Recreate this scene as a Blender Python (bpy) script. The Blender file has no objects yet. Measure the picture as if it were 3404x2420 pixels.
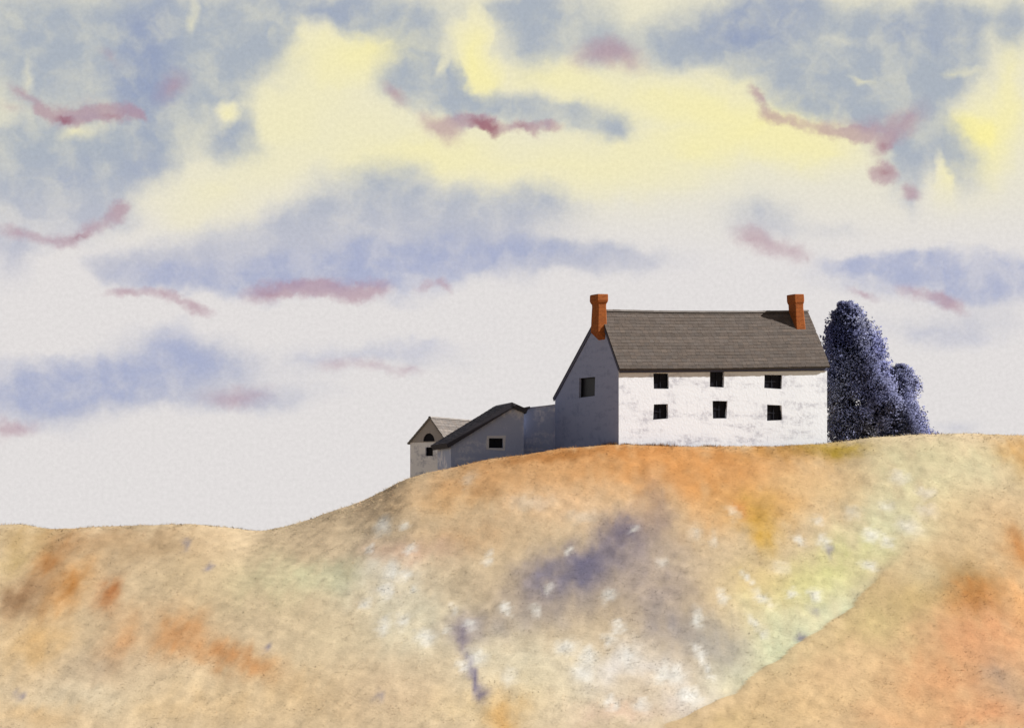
import bpy, bmesh, math, random
import numpy as np
from mathutils import Vector, Matrix
from mathutils.geometry import tessellate_polygon

R = math.radians
scene = bpy.context.scene
COL = scene.collection
rng = random.Random(7)
nrg = np.random.default_rng(11)

# ------------------------------------------------------------------ camera
cam_data = bpy.data.cameras.new('camera')
cam = bpy.data.objects.new('camera', cam_data)
COL.objects.link(cam)
cam.location = (0, 0, 0)
cam.rotation_euler = (R(90), 0, 0)
cam_data.sensor_width = 36.0
cam_data.lens = 124.5
cam_data.shift_y = 0.2137
cam_data.clip_start = 0.5
cam_data.clip_end = 9000
scene.camera = cam

# ------------------------------------------------------------------ exposure
scene.view_settings.view_transform = 'Standard'
scene.view_settings.look = 'None'
scene.view_settings.gamma = 1.0
scene.view_settings.exposure = 0.9
EXPO = 2 ** 0.9

# ------------------------------------------------------------------ sun
SUN_AZ = -4.0        # degrees in front of due right (+x towards the viewer)
SUN_EL = 33.0
to_sun = Vector((math.cos(R(SUN_AZ)) * math.cos(R(SUN_EL)), -math.sin(R(SUN_AZ)) * math.cos(R(SUN_EL)), math.sin(R(SUN_EL))))
sun_data = bpy.data.lights.new('sun', 'SUN')
sun_data.energy = 5.0
sun_data.angle = R(0.6)
sun_data.color = (1.0, 0.972, 0.935)
sun = bpy.data.objects.new('sun', sun_data)
COL.objects.link(sun)
sun.location = to_sun * 300
sun.rotation_euler = to_sun.to_track_quat('Z', 'Y').to_euler()

def lin(c):
    return tuple(((v / 255) / 12.92 if v / 255 <= 0.04045 else ((v / 255 + 0.055) / 1.055) ** 2.4) for v in c)

# ------------------------------------------------------------------ sky: clouds by azimuth and elevation (degrees)
# rows are (azimuth, elevation, half width, half height, tilt, density)
GREY_CLOUD = [
    (-6.945,8.993,3.95,1.077,0,0.8),
    (-7.801,8.071,1.436,1.676,0,0.6),
    (-6.444,8.0,2.274,1.197,0,0.7),
    (-5.798,8.284,0.958,1.436,0,0.7),
    (-4.791,8.923,1.556,0.958,0,0.8),
    (-4.214,8.568,0.958,0.958,0,0.8),
    (-4.791,7.715,0.838,1.197,0,0.8),
    (-4.431,7.073,0.658,0.598,0,0.9),
    (-3.058,9.17,1.436,0.479,0,1),
    (-2.335,9.135,0.718,0.539,0,1),
    (-6.085,7.145,1.556,0.598,0,0.5),
    (-7.159,6.644,2.035,0.838,0,0.9),
    (-5.87,6.787,0.718,0.718,0,0.8),
    (-7.801,6.143,1.436,0.958,0,0.8),
    (-6.802,6.143,1.197,0.838,0,0.8),
    (-6.444,5.856,0.718,0.359,0,0.5),
    (-7.587,7.145,0.958,0.359,0,0.5),
    (-8.014,5.209,0.598,0.718,0,0.7),
    (-7.516,5.496,1.197,0.299,0,0.4),
    (-1.465,9.135,0.718,0.718,0,0.7),
    (-1.538,8.426,0.838,0.958,0,0.9),
    (-1.465,7.929,0.958,0.598,0,0.8),
    (-0.812,7.858,0.718,0.598,-30,0.6),
    (-0.45,7.608,1.436,0.359,0,0.7),
    (0.421,7.573,0.958,0.419,0,0.6),
    (1.364,7.466,0.958,0.431,-15,0.9),
    (1.726,7.323,0.431,0.287,0,0.4),
    (0.783,8.923,1.795,0.718,0,0.8),
    (0.348,8.568,0.718,0.718,-30,0.5),
    (1.871,8.497,1.436,0.539,0,0.6),
    (0.058,9.241,1.436,0.479,0,0.7),
    (2.957,8.568,1.436,0.658,0,0.6),
    (3.608,8.852,1.795,0.838,0,0.9),
    (4.762,9.064,1.795,0.658,0,0.8),
    (4.402,8.284,1.317,0.598,0,0.7),
    (5.41,8.284,1.556,1.077,0,0.8),
    (5.698,7.787,1.676,0.718,0,0.7),
    (6.558,8.639,1.436,0.958,0,0.9),
    (7.487,8.993,1.436,0.598,0,0.8),
    (5.05,7.68,1.436,0.479,-10,0.7),
    (6.2,7.359,0.958,0.718,0,0.7),
    (6.63,7.787,0.838,0.958,0,0.6),
    (6.558,7.002,0.718,0.718,0,0.8),
    (7.202,6.787,0.539,0.838,15,0.8),
    (6.272,6.501,0.598,0.598,0,0.6),
    (6.522,6.071,0.311,0.539,0,0.6),
    (7.202,8.142,0.838,0.718,0,0.7),
    (8.093,8.781,0.359,0.718,0,0.6),
    (7.13,2.501,0.718,0.215,0,0.5),
    (6.773,4.056,1.676,0.479,0,0.5),
    (-3.926,5.137,3.112,0.598,0,0.4),
    (-5.87,5.065,1.436,0.479,0,0.4),
    (-7.516,3.044,2.155,0.718,0,0.5),
    (-5.726,3.406,2.633,0.539,0,0.5),
    (-3.926,3.044,1.436,0.359,0,0.4),
    (-2.117,6.286,1.436,0.718,0,1),
    (-2.479,5.784,1.795,0.718,0,0.6),
    (-1.393,5.784,1.436,0.598,0,0.6),
    (-1.03,5.353,2.155,0.598,0,0.6),
    (0.058,5.927,1.676,0.658,0,0.9),
    (-0.595,6.214,0.598,0.359,0,0.4),
    (0.421,6.143,0.718,0.479,0,0.4),
    (1.074,5.245,1.676,0.299,0,0.55),
    (-3.203,5.496,1.915,0.718,0,0.8),
    (-4.503,5.281,1.915,0.598,0,0.7),
    (-5.87,5.065,1.436,0.359,0,0.5),
    (-5.223,4.849,1.795,0.419,0,0.5),
    (-3.203,4.777,2.394,0.479,0,0.5),
    (-3.565,5.856,1.077,0.479,0,0.35),
    (-4.647,3.622,1.077,0.479,0,0.5),
    (-5.726,3.008,2.633,0.359,0,0.5),
    (-6.802,3.189,2.633,0.598,0,0.5),
    (-7.658,2.755,1.795,0.598,0,0.5),
    (-5.367,3.695,1.436,0.598,0,0.4),
    (-2.117,3.659,2.394,0.407,0,0.5),
    (1.509,5.245,1.795,0.407,0,0.8),
    (0.058,5.137,1.915,0.479,0,0.5),
    (-6.372,4.993,0.718,0.359,0,0.6),
    (-3.781,3.189,1.436,0.598,0,0.35),
    (-6.085,3.911,1.077,0.359,0,0.3),
    (6.558,4.921,2.633,0.539,0,0.5),
    (7.63,4.489,1.436,0.718,0,0.4),
    (3.969,5.927,0.958,0.539,0,0.4),
    (4.33,5.64,1.436,0.479,-10,0.4),
    (-4.214,2.972,1.077,0.287,0,0.3),
    (5.338,5.676,0.718,0.239,0,0.3),
    (-4.647,7.516,0.283,0.283,0,-1.2),
    (-7.016,7.18,0.519,0.207,0,-0.9),
    (-7.787,8.071,0.17,0.472,0,-0.5),
    (-5.151,8.993,0.207,0.566,0,-0.7),
    (-3.926,8.781,0.132,0.283,0,-0.4),
    (-0.58,8.568,0.283,0.849,0,-1.2),
    (-1.175,8.178,0.132,0.377,-25,-0.7),
    (5.482,8.675,0.66,0.132,0,-0.4),
    (5.626,8.071,0.377,0.113,0,-0.7),
    (7.059,8.178,0.566,0.132,0,-0.7),
    (-7.551,6.429,0.207,0.207,0,-0.5),
    (-6.873,6.143,0.377,0.283,0,-0.5),
    (-7.23,4.849,0.377,0.566,0,-0.4),
    (6.952,6.501,0.132,0.66,12,-0.7),
    (0.783,7.822,0.566,0.189,0,-0.5),
    (-3.203,8.852,0.377,0.283,0,-0.4),
]
BLUE_CLOUD = [
    (-5.798,8.284,0.838,1.436,0,1),
    (-6.372,7.787,1.556,0.838,0,0.6),
    (-6.085,8.852,1.436,0.718,0,0.4),
    (-2.914,9.135,1.317,0.479,0,0.7),
    (-7.088,6.501,1.436,0.598,0,0.6),
    (-5.87,6.787,0.718,0.598,0,0.7),
    (-4.647,7.073,0.838,0.598,0,0.5),
    (3.608,8.781,1.556,0.718,0,0.9),
    (4.402,9.064,1.436,0.598,0,0.6),
    (6.558,8.781,1.317,0.718,0,0.7),
    (0.638,8.639,0.958,0.479,0,0.4),
    (-1.03,5.317,2.035,0.479,0,0.9),
    (-1.972,5.209,1.556,0.539,0,0.9),
    (-1.465,5.065,1.556,0.479,0,0.7),
    (0.783,5.281,2.035,0.335,0,0.6),
    (-3.203,5.137,1.676,0.479,0,0.7),
    (-4.287,5.065,1.556,0.335,0,0.6),
    (-5.798,4.957,1.197,0.311,0,0.8),
    (-5.151,4.777,2.035,0.287,0,0.6),
    (-2.479,4.777,2.035,0.335,0,0.8),
    (-3.926,4.633,1.436,0.335,0,0.5),
    (-0.16,5.496,1.317,0.598,0,0.5),
    (-3.926,4.921,3.352,0.407,0,0.4),
    (-6.587,3.261,3.112,0.598,0,0.4),
    (6.916,4.921,2.633,0.598,0,0.5),
    (-5.439,3.839,0.718,0.539,0,0.9),
    (-5.87,3.514,2.035,0.407,0,0.8),
    (-7.016,3.261,2.514,0.455,0,0.8),
    (-7.801,2.863,1.915,0.551,0,0.9),
    (-6.515,2.972,1.915,0.287,0,0.5),
    (-4.719,3.622,0.958,0.335,0,0.5),
    (-2.19,3.731,1.915,0.287,0,0.6),
    (-1.32,3.911,0.718,0.215,0,0.4),
    (-3.203,3.622,0.958,0.168,0,0.3),
    (6.128,5.029,1.795,0.335,0,0.8),
    (7.273,5.086,2.274,0.359,0,0.9),
    (7.772,4.777,1.436,0.407,0,0.8),
    (6.916,4.705,1.436,0.239,0,0.4),
    (7.63,3.875,1.317,0.407,0,0.45),
    (6.558,4.056,0.958,0.359,0,0.35),
    (5.482,5.065,0.598,0.192,0,0.4),
    (-7.801,7.573,1.077,0.718,0,0.3),
    (-1.755,4.489,1.915,0.192,0,0.3),
]
YELLOW_SKY = [
    (7.737,7.252,0.838,0.958,0,1.3),
    (7.273,7.287,0.718,0.311,-20,0.9),
    (8.021,8.213,0.359,1.077,0,0.8),
    (7.487,6.573,0.718,0.958,0,0.5),
    (-2.19,8.568,2.035,0.718,0,0.9),
    (-3.058,8.071,2.035,1.077,0,0.6),
    (-3.203,7.002,1.795,1.197,0,0.45),
    (-0.559,8.568,0.479,1.317,0,1),
    (0.421,8.107,1.556,0.598,0,0.9),
    (2.233,7.858,2.035,0.598,0,0.9),
    (4.041,7.43,2.035,0.838,0,0.9),
    (2.957,7.002,2.992,0.958,0,0.7),
    (0.058,6.716,3.95,0.718,0,0.7),
    (-1.393,7.002,1.795,0.838,0,0.6),
    (-4.647,6.286,1.556,0.838,0,0.6),
    (-5.367,5.784,1.556,0.718,0,0.45),
    (5.122,6.859,1.317,0.598,0,0.7),
    (-7.016,7.145,0.718,0.287,0,0.7),
    (-4.647,7.516,0.311,0.311,0,0.7),
    (-5.151,8.923,0.287,0.718,0,0.5),
    (6.987,6.501,0.359,0.958,0,0.7),
    (5.626,8.071,0.958,0.192,0,0.6),
    (7.059,8.178,0.838,0.192,0,0.7),
    (1.146,6.214,2.992,0.598,0,0.4),
    (3.68,8.497,0.718,0.718,0,0.4),
    (-0.812,8.0,0.718,0.479,0,0.4),
    (-3.926,7.216,0.958,0.958,0,0.3),
]
MAUVE_CLOUD = [
    (-7.925,7.822,0.367,0.14,-29.0,0.8049999999999999),
    (-7.605,7.583,0.313,0.152,-38.0,0.8049999999999999),
    (-7.266,7.441,0.487,0.229,-11.0,1.035),
    (-6.802,7.448,0.453,0.229,14.0,1.035),
    (-6.336,7.509,0.483,0.229,2.0,1.035),
    (-6.014,7.501,0.258,0.127,-34.0,0.9199999999999999),
    (-6.766,7.591,0.682,0.279,8.0,0.45999999999999996),
    (-5.493,7.929,0.497,0.33,41.0,0.69),
    (-6.479,8.373,0.345,0.152,-41.0,0.45999999999999996),
    (-8.05,7.573,0.363,0.178,-11.0,0.45999999999999996),
    (-7.943,5.568,0.49,0.19,-14.0,0.8049999999999999),
    (-7.373,5.468,0.482,0.19,-6.0,0.8049999999999999),
    (-6.802,5.629,0.614,0.203,28.0,0.8624999999999999),
    (-6.318,5.917,0.363,0.203,38.0,0.8624999999999999),
    (-6.354,6.024,0.291,0.127,176.0,0.45999999999999996),
    (-1.882,7.851,0.389,0.19,-50.0,0.8049999999999999),
    (-1.175,7.309,0.621,0.279,-32.0,0.9199999999999999),
    (-0.849,7.412,0.436,0.254,6.0,0.8049999999999999),
    (-0.613,7.455,0.39,0.19,-3.0,1.15),
    (-0.323,7.359,0.316,0.19,-44.0,1.15),
    (0.058,7.334,0.43,0.14,2.0,1.035),
    (0.566,7.359,0.358,0.14,4.0,1.035),
    (0.348,7.248,0.219,0.114,-46.0,0.9199999999999999),
    (1.309,8.505,0.639,0.355,16.0,0.7474999999999999),
    (1.835,8.434,0.652,0.355,-31.0,0.7474999999999999),
    (3.969,7.787,0.363,0.14,-54.0,1.035),
    (4.168,7.466,0.31,0.178,-16.0,0.9199999999999999),
    (4.528,7.394,0.412,0.165,-17.0,0.8624999999999999),
    (5.05,7.27,0.46,0.165,-11.0,0.8624999999999999),
    (5.572,7.18,0.404,0.165,-9.0,0.8624999999999999),
    (5.482,7.27,0.646,0.279,-9.0,0.5175),
    (5.985,7.252,0.648,0.355,7.0,0.6325),
    (6.433,7.412,0.562,0.355,38.0,0.6325),
    (6.003,6.984,0.319,0.19,45.0,1.035),
    (5.967,6.573,0.335,0.203,-16.0,1.035),
    (6.021,6.537,0.279,0.279,0,0.69),
    (6.433,6.232,0.283,0.19,-11.0,1.035),
    (-6.211,4.662,0.485,0.14,5.0,0.9199999999999999),
    (-5.619,4.618,0.429,0.165,-16.0,0.9199999999999999),
    (-5.097,4.438,0.458,0.165,-22.0,0.9199999999999999),
    (-3.98,4.662,0.574,0.229,5.0,1.035),
    (-3.348,4.726,0.521,0.229,7.0,1.035),
    (-2.769,4.687,0.532,0.241,-4.0,0.9199999999999999),
    (-2.262,4.705,0.462,0.241,9.0,0.9199999999999999),
    (-3.022,4.795,1.212,0.305,1.0,0.345),
    (-1.374,4.798,0.387,0.127,25.0,0.6325),
    (-1.084,4.788,0.277,0.127,-53.0,0.69),
    (3.897,5.496,0.557,0.254,-17.0,0.69),
    (4.51,5.317,0.594,0.254,-16.0,0.69),
    (3.969,5.64,0.633,0.254,-17.0,0.345),
    (5.68,4.644,0.37,0.114,-23.0,0.8049999999999999),
    (6.469,4.651,0.491,0.178,-10.0,0.69),
    (7.023,4.453,0.47,0.178,-30.0,0.69),
    (7.023,4.507,0.498,0.229,-20.0,0.45999999999999996),
    (-2.841,3.528,0.53,0.165,6.0,0.575),
    (-2.262,3.514,0.389,0.165,-13.0,0.575),
    (-1.719,3.427,0.493,0.165,-6.0,0.575),
    (-4.719,2.997,0.642,0.279,2.0,0.5175),
    (-4.106,3.026,0.534,0.279,4.0,0.5175),
    (-4.503,2.863,0.468,0.178,0.0,0.40249999999999997),
    (-7.908,2.476,0.518,0.19,4.0,0.69),
    (-8.228,2.429,0.381,0.381,0,0.45999999999999996),
]
DEEP_MAUVE = [
    (-7.212,7.387,0.285,0.12,-10.0,0.9),
    (-0.522,7.419,0.321,0.174,-10.0,1),
    (-0.305,7.295,0.25,0.152,-42.0,0.9),
    (0.167,7.33,0.292,0.109,-9.0,0.6),
    (-6.962,5.522,0.305,0.131,21.0,0.6),
    (6.003,6.984,0.197,0.12,45.0,0.6),
    (6.003,6.59,0.259,0.131,-8.0,0.6),
    (4.762,5.209,0.131,0.131,0,0.4),
    (-3.854,4.662,0.451,0.087,5.0,0.4),
    (-6.444,7.466,0.461,0.098,3.0,0.5),
]

class Nodes:
    """small helper that wires shader nodes"""
    def __init__(self, tree):
        self.t = tree
        tree.nodes.clear()
    def new(self, kind, **kw):
        n = self.t.nodes.new(kind)
        for k, v in kw.items():
            setattr(n, k, v)
        return n
    def put(self, sock, v):
        if isinstance(v, bpy.types.NodeSocket):
            self.t.links.new(v, sock)
        elif v is not None:
            sock.default_value = v
    def math(self, op, a, b=None, c=None, clamp=False):
        n = self.new('ShaderNodeMath', operation=op, use_clamp=clamp)
        for s, v in zip(n.inputs, (a, b, c)):
            self.put(s, v)
        return n.outputs[0]
    def vec(self, op, a, b=None):
        n = self.new('ShaderNodeVectorMath', operation=op)
        self.put(n.inputs[0], a)
        if op == 'SCALE':
            self.put(n.inputs[3], b)
        else:
            self.put(n.inputs[1], b)
        return n.outputs[0]
    def step(self, v, a, b, lo=0.0, hi=1.0):
        n = self.new('ShaderNodeMapRange', interpolation_type='SMOOTHSTEP')
        for k, w in ((0, v), (1, a), (2, b), (3, lo), (4, hi)):
            self.put(n.inputs[k], w)
        return n.outputs[0]
    def mix(self, f, a, b, blend='MIX'):
        n = self.new('ShaderNodeMix', data_type='RGBA', blend_type=blend)
        self.put(n.inputs[0], f)
        for s, v in ((n.inputs[6], a), (n.inputs[7], b)):
            self.put(s, (*v, 1.0) if isinstance(v, tuple) and len(v) == 3 else v)
        return n.outputs[2]
    def noise(self, vec, scale, detail=3.0, rough=0.55, color=False):
        n = self.new('ShaderNodeTexNoise')
        self.put(n.inputs['Vector'], vec)
        n.inputs['Scale'].default_value = scale
        n.inputs['Detail'].default_value = detail
        n.inputs['Roughness'].default_value = rough
        return n.outputs['Color' if color else 'Fac']
    def mapping(self, vec, loc=(0, 0, 0), rot=(0, 0, 0), scale=(1, 1, 1), kind='POINT'):
        n = self.new('ShaderNodeMapping', vector_type=kind)
        self.put(n.inputs[0], vec)
        n.inputs[1].default_value = loc
        n.inputs[2].default_value = rot
        n.inputs[3].default_value = scale
        return n.outputs[0]

world = bpy.data.worlds.new('World')
scene.world = world
world.use_nodes = True
w = Nodes(world.node_tree)
direction = w.new('ShaderNodeTexCoord').outputs['Generated']
sep = w.new('ShaderNodeSeparateXYZ')
w.put(sep.inputs[0], direction)
dx, dy, dz = sep.outputs
azim = w.math('MULTIPLY', w.math('ARCTAN2', dx, dy), 57.29578)
elev = w.math('MULTIPLY', w.math('ARCSINE', dz), 57.29578)
comb = w.new('ShaderNodeCombineXYZ')
w.put(comb.inputs[0], azim)
w.put(comb.inputs[1], elev)
ang = comb.outputs[0]

def warped(amounts):
    p = ang
    for scale, amp, detail in amounts:
        n = w.noise(ang, scale, detail, 0.6, color=True)
        off = w.vec('MULTIPLY', w.vec('SUBTRACT', n, (0.5, 0.5, 0.5)), (amp, amp, 0.0))
        p = w.vec('ADD', p, off)
    return p

def cloud_field(p, rows):
    acc = None
    for a, e, rx, ry, tilt, dens in rows:
        m = w.mapping(p, (a, e, 0), (0, 0, R(tilt)), (rx, ry, 1.0), 'TEXTURE')
        gn = w.new('ShaderNodeTexGradient', gradient_type='SPHERICAL')
        w.put(gn.inputs[0], m)
        f = gn.outputs['Fac']
        acc = w.math('MULTIPLY', f, dens) if acc is None else w.math('MULTIPLY_ADD', f, dens, acc)
    return acc

soft = warped([(1.1, 0.60, 3.0), (5.0, 0.12, 2.0)])
rough = warped([(2.2, 0.26, 3.0), (7.0, 0.17, 3.0)])
billow = w.noise(ang, 1.6, 5.0, 0.6)
SKY = 1.0 / EXPO
def skycol(c):
    return tuple(v * SKY for v in lin(c))

grey = w.math('ADD', cloud_field(soft, GREY_CLOUD), w.math('MULTIPLY_ADD', billow, 0.5, -0.25))
absaz = w.math('ABSOLUTE', azim)
drift = w.step(w.noise(w.mapping(soft, scale=(0.5, 1.0, 1.0)), 0.55, 4.0, 0.55), 0.47, 0.62)
grey = w.math('ADD', grey, w.math('MULTIPLY', drift, w.step(absaz, 8.6, 11.0, 0.0, 0.9)))
grey_m = w.step(grey, 0.0, 1.0)
blue_m = w.step(w.math('ADD', cloud_field(soft, BLUE_CLOUD), w.math('MULTIPLY_ADD', billow, 0.5, -0.25)), 0.08, 1.25)
yel_m = w.step(cloud_field(soft, YELLOW_SKY), 0.0, 1.9)
mauve_m = w.step(cloud_field(rough, MAUVE_CLOUD), 0.04, 0.95)
deep_m = w.step(cloud_field(rough, DEEP_MAUVE), 0.1, 1.0)

mottle = w.noise(soft, 1.7, 3.0, 0.55)
grey_m = w.math('MULTIPLY', grey_m, w.step(mottle, 0.28, 0.62, 0.62, 1.0))
blue_m = w.math('MULTIPLY', blue_m, w.step(mottle, 0.32, 0.64, 0.45, 1.0))

# clear glow: pale lavender white at the horizon, cream higher up
glow = w.mix(w.step(elev, 5.0, 7.3), skycol((226, 222, 221)), skycol((234, 229, 203)))
glow = w.mix(yel_m, glow, skycol((250, 240, 164)))
high = w.step(elev, 5.0, 7.2)
greytone = w.mix(high, skycol((188, 190, 204)), skycol((164, 174, 189)))
cl = w.mix(w.math('MULTIPLY', grey_m, 0.92), glow, greytone)
cl = w.mix(w.math('MULTIPLY', blue_m, 0.85), cl, w.mix(high, skycol((166, 174, 204)), skycol((146, 158, 188))))
cl = w.mix(w.math('MULTIPLY', mauve_m, 0.64), cl, skycol((176, 138, 154)))
cl = w.mix(w.math('MULTIPLY', deep_m, 0.75), cl, skycol((150, 88, 106)))
grain = w.noise(ang, 16.0, 3.0, 0.7)
gscale = w.math('MULTIPLY_ADD', grain, 0.25, 0.875)
cl = w.vec('SCALE', cl, gscale)

# unseen dome: dark cloud and bright left horizon added to shape light; clear gaps
nish = w.new('ShaderNodeTexSky', sky_type='NISHITA', sun_disc=False)
nish.sun_elevation = R(SUN_EL)
nish.sun_rotation = math.atan2(to_sun.x, to_sun.y)
clear = w.vec('SCALE', nish.outputs[0], 0.05)
bank_n = w.noise(direction, 3.0, 4.0, 0.6)
dark = w.mix(w.step(bank_n, 0.3, 0.7), (0.05, 0.06, 0.085), (0.11, 0.12, 0.15))
low = w.mix(w.step(w.math('ABSOLUTE', w.math('ADD', azim, 60.0)), 30.0, 75.0), (0.40, 0.395, 0.40), (0.20, 0.20, 0.205))
band = w.mix(w.step(elev, 8.0, 26.0), low, dark)
band = w.mix(w.step(bank_n, 0.72, 0.80), band, clear)
inside = w.math('MULTIPLY', w.step(absaz, 10.0, 20.0, 1.0, 0.0), w.step(elev, 10.0, 15.0, 1.0, 0.0))
final = w.mix(inside, band, cl)
bg = w.new('ShaderNodeBackground')
w.put(bg.inputs[0], final)
bg.inputs[1].default_value = 1.0
wo = w.new('ShaderNodeOutputWorld')
w.put(wo.inputs[0], bg.outputs[0])

# ------------------------------------------------------------------ the land
CREST_X = np.array([-400, -41.84, -41.54, -41.23, -40.93, -40.62, -40.31, -40.01, -39.7, -39.4, -39.09, -38.78, -38.48, -38.17, -37.87, -37.56, -37.26, -36.95, -36.64, -36.34, -36.03, -35.73, -35.42, -35.12, -34.81, -34.5, -34.2, -33.89, -33.59, -33.28, -32.97, -32.67, -32.36, -32.06, -31.75, -31.45, -31.14, -30.83, -30.53, -30.22, -29.92, -29.61, -29.31, -29.0, -28.69, -28.39, -28.08, -27.78, -27.47, -27.16, -26.86, -26.55, -26.25, -25.94, -25.64, -25.33, -25.02, -24.72, -24.41, -24.11, -23.8, -23.5, -23.19, -22.88, -22.58, -22.27, -21.97, -21.66, -21.35, -21.05, -20.74, -20.44, -20.13, -19.83, -19.52, -19.21, -18.91, -18.6, -18.3, -17.99, -17.69, -17.38, -17.07, -16.77, -16.46, -16.16, -15.85, -15.54, -15.24, -14.93, -14.63, -14.32, -14.02, -13.71, -13.4, -13.1, -12.79, -12.49, -12.18, -11.88, -11.57, -11.26, -10.96, -10.65, -10.35, -10.04, -9.73, -9.43, -9.12, -8.82, -8.51, -8.21, -7.9, -7.59, -7.29, -6.98, -6.68, -6.37, -6.07, -5.76, -5.45, -5.15, -4.84, -4.54, -4.23, -3.92, -3.62, -3.31, -3.01, -2.7, -2.4, -2.09, -1.78, -1.48, -1.17, -0.87, -0.56, -0.26, 0.05, 0.36, 0.66, 0.97, 1.27, 1.58, 1.89, 2.19, 2.5, 2.8, 3.11, 3.41, 3.72, 4.03, 4.33, 4.64, 4.94, 5.25, 5.55, 5.86, 6.17, 6.47, 6.78, 7.08, 7.39, 7.7, 8.0, 8.31, 8.61, 8.92, 9.22, 9.53, 9.84, 10.14, 10.45, 10.75, 11.06, 11.36, 11.67, 11.98, 12.28, 12.59, 12.89, 13.2, 13.51, 13.81, 14.12, 14.42, 14.73, 15.03, 15.34, 15.65, 15.95, 16.26, 16.56, 16.87, 17.17, 17.48, 17.79, 18.09, 18.4, 18.7, 19.01, 19.32, 19.62, 19.93, 20.23, 20.54, 20.84, 21.15, 21.46, 21.76, 22.07, 22.37, 22.68, 22.98, 23.29, 23.6, 23.9, 24.21, 24.51, 24.82, 25.13, 25.43, 25.74, 26.04, 26.35, 26.65, 26.96, 27.27, 27.57, 27.88, 28.18, 28.49, 28.79, 29.1, 29.41, 29.71, 30.02, 30.32, 30.63, 30.94, 31.24, 31.55, 31.85, 32.16, 32.46, 32.77, 33.08, 33.38, 33.69, 33.99, 34.3, 34.6, 34.91, 35.22, 35.52, 35.83, 36.13, 36.44, 36.75, 37.05, 37.36, 37.66, 37.97, 38.27, 38.58, 38.89, 39.19, 39.5, 39.8, 40.11, 40.41, 40.72, 41.03, 41.33, 41.64, 41.94, 42.25, 42.56, 42.86, 43.17, 43.47, 43.78, 44.08, 44.39, 44.7, 45.0, 45.31, 45.61, 45.92, 70, 110, 400])
CREST_Z = np.array([-6, 2.83, 2.86, 2.88, 2.9, 2.92, 2.94, 2.96, 2.99, 3.01, 3.03, 3.05, 3.07, 3.09, 3.11, 3.14, 3.16, 3.18, 3.2, 3.22, 3.24, 3.26, 3.29, 3.31, 3.33, 3.35, 3.37, 3.39, 3.42, 3.44, 3.46, 3.48, 3.5, 3.52, 3.55, 3.57, 3.6, 3.61, 3.61, 3.59, 3.54, 3.49, 3.44, 3.39, 3.35, 3.32, 3.32, 3.33, 3.36, 3.39, 3.41, 3.43, 3.45, 3.46, 3.46, 3.47, 3.48, 3.49, 3.49, 3.5, 3.51, 3.52, 3.53, 3.54, 3.55, 3.56, 3.57, 3.58, 3.59, 3.6, 3.61, 3.61, 3.61, 3.6, 3.58, 3.56, 3.53, 3.51, 3.48, 3.45, 3.42, 3.39, 3.36, 3.32, 3.29, 3.26, 3.24, 3.24, 3.27, 3.31, 3.37, 3.42, 3.48, 3.55, 3.62, 3.71, 3.8, 3.9, 4.01, 4.11, 4.22, 4.33, 4.43, 4.54, 4.64, 4.75, 4.87, 4.99, 5.13, 5.28, 5.43, 5.59, 5.74, 5.9, 6.05, 6.2, 6.34, 6.46, 6.56, 6.64, 6.71, 6.77, 6.84, 6.91, 6.98, 7.04, 7.11, 7.18, 7.24, 7.31, 7.38, 7.45, 7.51, 7.58, 7.64, 7.69, 7.74, 7.79, 7.83, 7.88, 7.93, 7.97, 8.02, 8.07, 8.11, 8.16, 8.2, 8.24, 8.27, 8.29, 8.32, 8.34, 8.36, 8.39, 8.41, 8.44, 8.46, 8.48, 8.5, 8.52, 8.52, 8.53, 8.52, 8.51, 8.51, 8.5, 8.49, 8.48, 8.48, 8.47, 8.46, 8.46, 8.45, 8.45, 8.45, 8.44, 8.44, 8.44, 8.43, 8.43, 8.43, 8.42, 8.42, 8.42, 8.41, 8.41, 8.41, 8.41, 8.41, 8.41, 8.42, 8.43, 8.45, 8.46, 8.47, 8.49, 8.5, 8.51, 8.53, 8.54, 8.56, 8.58, 8.61, 8.65, 8.68, 8.72, 8.76, 8.8, 8.84, 8.88, 8.91, 8.95, 8.98, 9.01, 9.03, 9.05, 9.08, 9.1, 9.13, 9.15, 9.17, 9.19, 9.2, 9.21, 9.22, 9.22, 9.22, 9.22, 9.21, 9.21, 9.2, 9.2, 9.2, 9.19, 9.19, 9.18, 9.18, 9.17, 9.17, 9.16, 9.16, 9.15, 9.14, 9.13, 9.11, 9.1, 9.08, 9.07, 9.05, 9.04, 9.02, 9.01, 8.99, 8.98, 8.97, 8.95, 8.94, 8.92, 8.91, 8.89, 8.88, 8.86, 8.85, 8.83, 8.82, 8.8, 8.79, 8.77, 8.76, 8.74, 8.72, 8.7, 8.68, 8.66, 8.63, 8.61, 8.58, 8.56, 8.53, 8.51, 8.48, 8.46, 8.43, 8.41, 8.38, 8.36, 8.33, 8.31, 8.28, 6, 2, -12])
CREST_Y = 219.0

def hash2(i, j, seed):
    n = (i.astype(np.int64) * 374761393 + j.astype(np.int64) * 668265263 + seed * 974634777) & 0x7fffffff
    n = ((n ^ (n >> 13)) * 1274126177) & 0x7fffffff
    n = (n ^ (n >> 16)) & 0x7fffffff
    return (n % 100003) / 100003.0

def vnoise(x, y, seed=0):
    i, j = np.floor(x), np.floor(y)
    fx, fy = x - i, y - j
    fx, fy = fx * fx * (3 - 2 * fx), fy * fy * (3 - 2 * fy)
    a, b = hash2(i, j, seed), hash2(i + 1, j, seed)
    c, d = hash2(i, j + 1, seed), hash2(i + 1, j + 1, seed)
    return (a * (1 - fx) + b * fx) * (1 - fy) + (c * (1 - fx) + d * fx) * fy

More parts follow.
